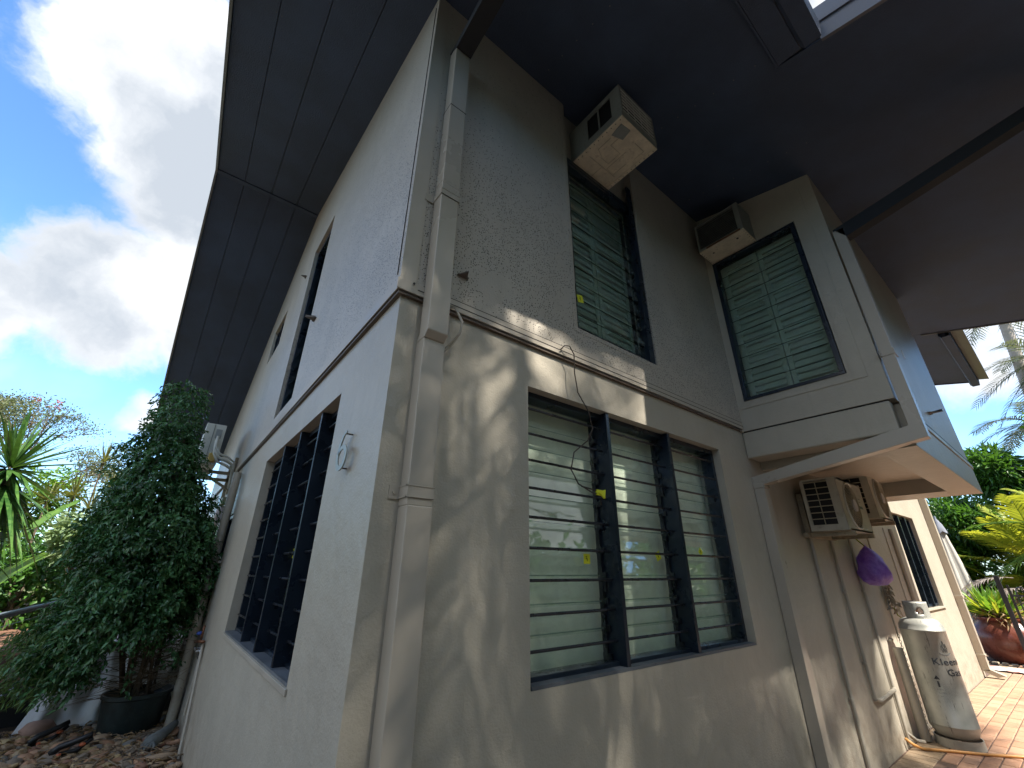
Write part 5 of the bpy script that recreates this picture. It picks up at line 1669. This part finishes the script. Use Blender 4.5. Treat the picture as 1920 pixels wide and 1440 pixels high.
# banana plants: broad blades
def banana(x, y, blades, label):
    t = thing('banana_plant', label, 'banana plant', (x, y, .0), 'banana plants behind the handrail')
    for (p0, p1, w, sag) in blades:
        p0, p1 = Vector(p0), Vector(p1)
        d_ = p1 - p0
        sd = d_.cross(Vector((0, -.55, 1))).normalized()
        vs, fs = [], []
        n = 14
        for i in range(n + 1):
            q = i / n
            c = p0 + d_ * q + Vector((0, 0, sag * math.sin(math.pi * q)))
            ww = w * (math.sin(math.pi * min(1, q * .94 + .06)) ** .55) * (1 - q * .25)
            vs += [c - sd * ww / 2 + Vector((0, 0, .03)) + Vector((0, 0, .012 * math.sin(i * 2.1))), c, c + sd * ww / 2 + Vector((0, 0, .03 + .012 * math.cos(i * 1.7)))]
        for i in range(n):
            a = i * 3
            fs += [(a, a + 1, a + 4, a + 3), (a + 1, a + 2, a + 5, a + 4)]
        part(MB().add(vs, fs), 'leaf', M['banana'], t, smooth=True)
        part(MB().tube([(x, y, .7), (p0.x * .6 + x * .4, p0.y, p0.z * .8 + .1), tuple(p0), tuple(p0 + d_ * .5 + Vector((0, 0, sag - .008)))], .015, 6, .006), 'leaf_stalk', M['bright'], t)
    part(MB().tube([(x, y, .0), (x, y, .9)], .06, 10), 'stem', M['olive'], t)


banana(-2.4, 7.2, [((-2.15, 7.1, 1.78), (-1.62, 6.9, 2.36), .26, .06), ((-2.5, 7.2, 2.0), (-2.75, 7., 2.6), .25, .05)], 'banana plant with a bright leaf reaching up beside the fig tree')
banana(-2.5, 6.6, [((-2.25, 6.6, 1.05), (-1.66, 6.5, 1.66), .30, .06), ((-2.3, 6.7, 1.4), (-2.0, 6.5, 1.9), .2, .05)], 'banana plant with a broad low leaf over the handrail')


def clump(name, label, c, r, n, m, L, Wd, cat_='shrub', group=None, hollow=.3, trunk=True, squash=1., bias=(0, 0, .3)):
    """A leafy crown of several lobes with twig clusters, plus stems."""
    cx, cy, cz = c
    t = thing(name, label, cat_, (cx, cy, 0), group)
    rx, ry, rz = r
    lob = unit(rng.normal(size=(14, 3))) * rng.uniform(.35, .75, (14, 1))
    which = rng.integers(0, 14, n)
    base = lob[which] + unit(rng.normal(size=(n, 3))) * (rng.uniform(hollow, 1, (n, 1)) ** .4) * .42
    P = np.array([cx, cy, cz]) + base * np.array([rx, ry, rz])
    D = unit(base + rng.normal(0, .7, (n, 3)) + np.array([0, 0, -.3]))
    Nn = unit(rng.normal(0, .6, (n, 3)) + np.array([0, 0, 1.]))
    add_np('crown', *leaves(P, D, Nn, rng.uniform(.7, 1.2, n) * L, rng.uniform(.8, 1.2, n) * Wd), M[m], t)
    if trunk:
        mb = MB()
        mb.tube([(cx, cy, 0), (cx + .04, cy, cz * .5), (cx, cy, cz)], .035 + .02 * rz, 8, .02)
        for q in lob:
            e = np.array([cx, cy, cz]) + q * np.array([rx, ry, rz])
            mb.tube([(cx, cy, cz * .75), ((cx + e[0]) / 2, (cy + e[1]) / 2, (cz * .8 + e[2]) / 2), tuple(e)], .018, 5, .005)
        part(mb, 'trunk', M['bark'], t)
    return t


clump('leafy_shrub', 'pale green broad-leaved shrub between the banana leaf and the fig tree', (-1.52, 7.6, 1.95), (.38, .35, .45), 1100, 'palegreen', .13, .06)
clump('leafy_shrub', 'bright green shrub rising behind the yucca', (-2.7, 9.4, 2.55), (.75, .5, .75), 3000, 'bright', .09, .045)
clump('leafy_shrub', 'dark leafy shrub low behind the handrail', (-2.0, 7.9, 1.2), (.75, .5, .65), 2600, 'green', .12, .05)
clump('leafy_shrub', 'yellow flowering bush beyond the fig tree', (-.22, 9.8, 1.45), (.45, .4, .8), 2600, 'yellowbush', .06, .04)
clump('leafy_shrub', 'green shrub filling the gap beyond the deck', (-1.1, 10.3, 1.3), (.8, .5, .9), 2600, 'green', .10, .05)
clump('leafy_shrub', 'broad green shrub at the far left beyond the deck', (-3.3, 9., 1.5), (.9, .6, 1.0), 3200, 'green', .11, .05)

# feathery tree against the sky: open branching with fine leaves
t = thing('feathery_tree', 'airy fine-leaved tree with red pods against the sky', 'tree', (-4.3, 14, 0))
mb = MB()
tips = []


def grow(p, d_, L, r, lev):
    q = p + d_ * L
    mb.tube([p, p + d_ * L * .5 + Vector((random.uniform(-.05, .05), 0, random.uniform(-.04, .04))) * L, q], r, 5, r * .65)
    if lev == 0:
        tips.append((q, d_))
        return
    if lev <= 2:
        tips.append((q, d_))
    for _ in range(3):
        nd = (d_ + Vector((random.uniform(-.8, .8), random.uniform(-.8, .8), random.uniform(-.45, .55)))).normalized()
        grow(q, nd, L * random.uniform(.62, .82), r * .62, lev - 1)


grow(Vector((-4.5, 14, 0)), Vector((.03, 0, 1)), 2.6, .10, 0)
for dv in ((.5, 0, .8), (-.3, .3, 1), (.15, -.3, 1.1), (.7, .2, .45), (-.7, 0, .5)):
    grow(Vector((-4.42, 14, 2.5)), Vector(dv).normalized(), 1.05, .045, 4)
part(mb, 'trunk', M['bark'], t)
tp = np.array([tuple(p) for p, _ in tips])
n = len(tp)
kk = 22
P = np.repeat(tp, kk, 0) + rng.normal(0, .13, (n * kk, 3)) * np.array([1.2, 1, .5])
add_np('crown', *leaves(P, rdir(n * kk, (0, 0, -.5)), rdir(n * kk, (0, 0, 1)), rng.uniform(.05, .09, n * kk), .03), M['olive'], t)
P = tp[tp[:, 2] > np.quantile(tp[:, 2], .985)]
P = np.repeat(P, 12, 0) + rng.normal(0, .05, (len(P) * 12, 3))
add_np('seed_pods', *leaves(P, rdir(len(P), (0, 0, -1)), rdir(len(P)), .07, .03), M['redflower'], t)['kind'] = 'stuff'


# hedge mass closing the garden, far beyond
def hedge(name, label, x0, x1, y0, y1, z0, z1, n, m, L, Wd):
    P = np.column_stack([rng.uniform(x0, x1, n), rng.uniform(y0, y1, n), rng.uniform(0, 1, n)])
    top = z1 * (1 + .13 * np.sin(P[:, 0] * 1.9 + 1) + .10 * np.sin(P[:, 0] * 4.7 + P[:, 1] * 3) + .06 * np.sin(P[:, 1] * 7.))
    P[:, 2] = z0 + (top - z0) * P[:, 2] ** .8
    o = add_np(name, *leaves(P, rdir(n, (0, -.3, -.2)), rdir(n, (0, -.4, 1)), rng.uniform(.7, 1.3, n) * L, rng.uniform(.7, 1.2, n) * Wd), M[m])
    tag(o, label, 'foliage', kind='stuff')
    return o


hedge('far_foliage', 'mass of green planting beyond the deck on the garden side', -7.5, -.2, 10.6, 12., .1, 1.9, 16000, 'green', .16, .07)
hedge('far_foliage', 'mass of mixed planting beyond the brick paving', 19., 21., -8., 7., .1, 3.9, 24000, 'green', .22, .09)
hedge('ground_cover', 'low dark ground cover under the banana plants', -4., -1.35, 8.65, 9.9, .8, 1.25, 5000, 'olive', .12, .05)


# ------------------------------------------------------------------ palms
def frond(p, az, el, L, ll, lw, n=26, droop=.5, tw=.0, ang=.9):
    q = np.linspace(0, 1, n)
    d0 = np.array([math.cos(az) * math.cos(el), math.sin(az) * math.cos(el), math.sin(el)])
    pts = np.array(p) + d0 * (q[:, None] * L) - np.array([0, 0, 1]) * (droop * L * q[:, None] ** 2)
    tan = unit(np.gradient(pts, axis=0))
    side = unit(np.cross(tan, np.array([[0, 0, 1.]])))
    upn = np.cross(side, tan)
    Vs = []
    for s_ in (-1, 1):
        D = unit(tan * ang + side * s_ + upn * .25 + rng.normal(0, .05, tan.shape))
        m_ = q > .12
        LL = ll * np.sin(math.pi * (.12 + .80 * q[m_])) ** .6
        Vs.append(strips(pts[m_], D[m_], upn[m_] + rng.normal(0, .15, (m_.sum(), 3)), LL, lw, .28, 3))
    # rachis
    r = strips(pts[:1], (pts[-1:] - pts[:1]), upn[:1], L * .01, .01, 0, 1)
    rows = []
    mbx = MB().tube([tuple(x) for x in pts[::3]], .014 * L / 2, 5, .004)
    Fq = np.array([f for f in mbx.f if len(f) == 4])
    Vs.append((np.array(mbx.v), Fq))
    return cat(Vs)


def palm(name, label, x, y, h, nf, L, ll, lw, m, trunk_r=.12, lean=(0, 0), group=None, el=(-.5, 1.2), droop=.5, z0=0., az=(0, 6.28), n=26):
    t = thing(name, label, 'palm tree', (x, y, z0), group)
    tx, ty = x + lean[0], y + lean[1]
    mb = MB()
    k = 26
    pts = [(x + lean[0] * (i / k) ** 1.3, y + lean[1] * (i / k) ** 1.3, z0 + (h - z0) * i / k) for i in range(k + 1)]
    mb.tube(pts, trunk_r, 12, trunk_r * .7)
    for i in range(1, k * 3):
        q = i / (k * 3)
        c = (x + lean[0] * q ** 1.3, y + lean[1] * q ** 1.3, z0 + (h - z0) * q)
        rr = trunk_r * (1 - .3 * q)
        mb.lathe([(rr * 1.0, -.012), (rr * 1.05, 0), (rr * 1.0, .012)], c, 12)
    part(mb, 'trunk', M['palmbark'], t, smooth=True)
    for i in range(nf):
        a = az[0] + (az[1] - az[0]) * (i + random.uniform(-.2, .2)) / nf
        e = el[0] + (el[1] - el[0]) * ((i * .618) % 1)
        V, F = frond((tx, ty, h), a, e, L * random.uniform(.85, 1.1), ll, lw, n, droop * random.uniform(.8, 1.2))
        add_np('frond', V, F, M[m] if not isinstance(m, (list, tuple)) else M[random.choice(m)], t)
    return t


# right-hand garden
palm('tall_palm', 'tall ringed palm trunk rising beyond the patio roof', 22., -1.72, 11.5, 14, 2.6, .55, .035, 'greypalm', .20, (0, -.9), el=(-.9, .6))
palm('drooping_palm', 'grey-green drooping palm crown at the right edge', 21.0, -2.9, 8.1, 22, 2.1, .60, .035, 'greypalm', .15, el=(-.7, 1.0), droop=.55)
palm('drooping_palm', 'lower grey palm crown with a hanging dead frond', 20.0, -1.9, 5.9, 16, 1.8, .50, .035, 'greypalm', .13, el=(-.6, .9), droop=.6)
clump('leafy_shrub', 'bright green tree crown at the right edge', (17.5, -2.4, 4.4), (1.1, .9, 1.5), 6500, 'bright', .16, .09)
clump('leafy_shrub', 'broad-leaved dark green shrub against the sky beyond the bay', (17.5, -.75, 4.15), (.75, .7, .8), 2400, 'green', .26, .07)
clump('leafy_shrub', 'dense green shrub above the closed umbrella', (17.0, .3, 2.7), (.9, .8, 1.0), 4200, 'green', .22, .06)
clump('leafy_shrub', 'bushy green shrub behind the terracotta pot', (17.0, 1.0, 1.5), (.9, .8, 1.2), 3800, 'bright', .16, .06)
clump('leafy_shrub', 'mid green shrub behind the fan palm', (18.0, -2.2, 2.2), (1.4, .9, 1.6), 5200, 'green', .22, .07)
palm('golden_palm', 'golden palm with arching yellow fronds above the pot', 16.4, -1.05, 1.5, 17, 2.3, .60, .055, 'yellowleaf', .08, el=(.35, 1.4), droop=.25, n=36)
palm('green_palm', 'green clumping palm with broad fronds behind the black fence', 17.2, -1.5, 1.1, 16, 2.0, .55, .05, ['palmleaf', 'palmleaf', 'yellowleaf'], .08, el=(-.1, 1.3), droop=.35, n=34)
palm('green_palm', 'low green palm spreading beside the umbrella', 16.4, -.2, 1.0, 12, 1.3, .45, .04, ['palmleaf', 'yellowleaf'], .06, el=(.0, 1.2), droop=.4, n=30)
palm('golden_palm', 'yellow-green palm crown reaching in at the right edge above the fence', 15.4, -1.9, 2.3, 15, 2.2, .60, .05, ['yellowleaf', 'palmleaf'], .08, el=(-.2, 1.3), droop=.35, n=34)
# dead fronds hanging over the pot
t = thing('dead_frond', 'dry grey palm frond drooping behind the terracotta pot', 'palm frond', (14.2, -.3, 1.4))
V, F = cat([frond((14.2, -.5, 1.45), 2.2, .15, 1.0, .35, .03, 22, .45), frond((14.2, -.6, 1.25), 2.4, .05, .9, .35, .03, 22, .4)])
add_np('dry_leaflet', V, F, M['deadfrond'], t)

# closed umbrella
t = thing('patio_umbrella', 'closed pale grey patio umbrella behind the pot', 'umbrella', (14, .35, 0))
vs, fs = [], []
n = 24
zz = [2.62, 2.45, 2.2, 1.8, 1.4, .95, .75]
rr_ = [.03, .075, .10, .15, .19, .22, .20]
for z, r in zip(zz, rr_):
    for k in range(n):
        a = 2 * math.pi * k / n
        f = r * (1 + .22 * math.cos(a * 6))
        vs.append((14 + f * math.cos(a), .35 + f * math.sin(a), z))
for j in range(len(zz) - 1):
    for k in range(n):
        fs.append((j * n + k, (j + 1) * n + k, (j + 1) * n + (k + 1) % n, j * n + (k + 1) % n))
part(MB().add(vs, fs), 'canopy', M['umb'], t, smooth=True)
vs, fs = [], []
for z, r, w in ((2.74, .02, 0), (2.60, .085, .1), (2.42, .13, .25)):
    for k in range(n):
        a = 2 * math.pi * k / n
        f = r * (1 + w * .6 * math.cos(a * 6))
        vs.append((14 + f * math.cos(a), .35 + f * math.sin(a), z - w * .12 * math.cos(a * 6)))
for j in range(2):
    for k in range(n):
        fs.append((j * n + k, (j + 1) * n + k, (j + 1) * n + (k + 1) % n, j * n + (k + 1) % n))
part(MB().add(vs, fs), 'cap', M['umbcap'], t, smooth=True)
part(MB().tube([(14, .35, 0), (14, .35, 2.8)], .022, 8), 'pole', M['steel'], t)

# terracotta pot with a spiky plant
px_, py_ = 12.75, -.20
t = thing('terracotta_pot', 'large round terracotta pot with a yellow-green plant and dry leaves', 'plant pot', (px_, py_, 0))
part(MB().lathe([(.0, .0), (.30, .0), (.36, .05), (.47, .22), (.52, .38), (.49, .54), (.40, .66), (.36, .70), (.39, .73), (.39, .755), (.34, .755), (.32, .70), (0, .69)], (px_, py_, 0), 48), 'pot', M['terra'], t, smooth='auto')
add_np('leaf', *cat([rosette((px_ + a, py_ + b, .70), 22, .66, .085, .12, (.45, 1.45)) for a, b in ((-.15, .1), (.1, -.1), (.0, .15), (-.1, -.15), (.15, .12))]), M['bright'], t)
add_np('yellow_leaf', *cat([rosette((px_ + a, py_ + b, .70), 40, .62, .075, .15, (.3, 1.3)) for a, b in ((-.15, .0), (.1, .1))]), M['yellowleaf'], t)
add_np('dry_leaf', *cat([rosette((px_ + a, py_ + b, .76), 20, .38, .05, .75, (-.1, 1.1)) for a, b in ((-.25, .15), (-.2, -.2), (.0, -.25), (.2, -.1), (-.28, 0))]), M['deadleaf'], t)
# edging stones under the pot
mb = None
edging = thing('stone_edging', 'row of pale edging stones set around the terracotta pot', 'edging', (12.2, -.5, 0))
for k in range(16):
    a = R(110 + k * 12)
    c = (px_ + .62 * math.cos(a), py_ + .62 * math.sin(a), .0)
    o = part(MB().box(-.055, .055, -.04, .04, .0, .035), 'stone', simple('edging_stone', (.40, .33, .24), .85, .2, 9.) if k == 0 else bpy.data.materials['edging_stone'], None, bevel=.01)
    o.parent = edging
    o.location = (c[0] - 12.2, c[1] + .5, 0)
    o.rotation_euler = (0, 0, a + random.uniform(-.2, .2))

# cloth on the pavers at the wall corner
vs, fs = [], []
nu, nv = 40, 12
for i in range(nu + 1):
    for j in range(nv + 1):
        u, v = i / nu, j / nv
        x = 11.2 + .40 * v + .25 * u * math.sin(u * 3)
        y = .10 - u * 1.3
        vs.append((x + .03 * math.sin(u * 14), y, .012 + .022 * abs(math.sin(u * 17 + v * 4)) * (.4 + math.sin(v * 3.1)) + .012 * math.sin(v * 9 + u * 23) ** 2))
for i in range(nu):
    for j in range(nv):
        a = i * (nv + 1) + j
        fs.append((a, a + nv + 1, a + nv + 2, a + 1))
m_, tnd = mat('stained_cloth')
nn = N(tnd, 'ShaderNodeTexNoise', {'Vector': coord(tnd), 'Scale': 5., 'Detail': 3.})
bb = N(tnd, 'ShaderNodeBsdfPrincipled', {'Base Color': MIX(tnd, MR(tnd, nn.outputs[0], .5, .56), (.75, .70, .66), (.70, .36, .30)), 'Roughness': .9})
fin(tnd, bb.outputs[0])
o = MB().add(vs, fs).build('floor_cloth', m_, smooth=True)
tag(o, 'white and pink stained cloth lying across the pavers by the far downpipe', 'cloth')

# black pool fence
t = thing('pool_fence', 'black tubular fence with rounded tops at the right edge', 'fence', (12.1, -.44, 0))
x, y = 12.1, -.44
fdir = Vector((.25, -1, 0)).normalized()
P_ = lambda s_, z: (x + fdir.x * s_, y + fdir.y * s_, z)
part(MB().beam(P_(0, 0), P_(0, 1.50), .07, .07), 'post', M['fence'], t, bevel=.006)
part(MB().beam(P_(0.1, 0), P_(0.1, 1.34), .035, .035), 'gate_stile', M['fence'], t)
part(MB().beam(P_(.1, 1.16), P_(2.6, 1.16), .03, .03), 'rail', M['fence'], t)
part(MB().beam(P_(.1, .12), P_(2.6, .12), .03, .03), 'rail', M['fence'], t)
for k in range(22):
    s_ = .18 + k * .11
    part(MB().tube([P_(s_, .05), P_(s_, 1.2)], .010, 6), 'picket', M['fence'], t)
for k in range(0, 22, 2):
    s_ = .18 + k * .11
    part(MB().tube([P_(s_ + .055 - .055 * math.cos(q), 1.2 + .10 * math.sin(q)) for q in np.linspace(0, math.pi, 9)], .010, 6), 'hoop', M['fence'], t)

# ------------------------------------------------------------------ palms on the street side, which throw the dappled shade
palm('street_palm', 'tallest palm across the street side that dapples the wall', 2.6, -11.6, 14.6, 15, 3.2, .8, .05, 'palmleaf', .17, (-.3, .1), 'palms on the street side', el=(-.7, 1.1), droop=.45, n=34)
palm('street_palm', 'second palm with a crown over the middle of the street side', 0.6, -11.2, 13.2, 14, 3.0, .8, .05, 'palmleaf', .16, (.2, 0), 'palms on the street side', el=(-.7, 1.1), droop=.45, n=34)
palm('street_palm', 'shorter palm farther along the street side', 5.9, -10.5, 12.0, 13, 2.8, .8, .05, 'palmleaf', .16, (0, 0), 'palms on the street side', el=(-.6, 1.1), droop=.45, n=34)
palm('street_palm', 'palm leaning behind the tallest street palm', 4.4, -11.8, 14.8, 14, 3.0, .8, .05, 'palmleaf', .16, (.2, 0), 'palms on the street side', el=(-.7, 1.1), droop=.45, n=34)
hedge('street_foliage', 'mass of street side planting opposite the house', -9, 34., -11., -8., .05, 6.0, 60000, 'green', .45, .24)
hedge('street_foliage', 'unseen planting added at the street end of the garden to cut sky light', -9., -6.5, -9., -1.5, .05, 4.6, 14000, 'green', .42, .22)  # added out of view to darken the bay side and upper street wall
palm('street_palm', 'palm standing between the taller street palms', -.4, -9.4, 11.0, 15, 2.9, .8, .05, 'palmleaf', .16, (-.2, 0), 'palms on the street side', el=(-.6, 1.1), droop=.45, n=34)

palm('street_palm', 'slender young palm nearest the house corner', 1.7, -6.6, 10.9, 14, 2.6, .6, .06, 'palmleaf', .10, (-.3, 0), 'palms on the street side', el=(-.6, .9), droop=.4, n=30)
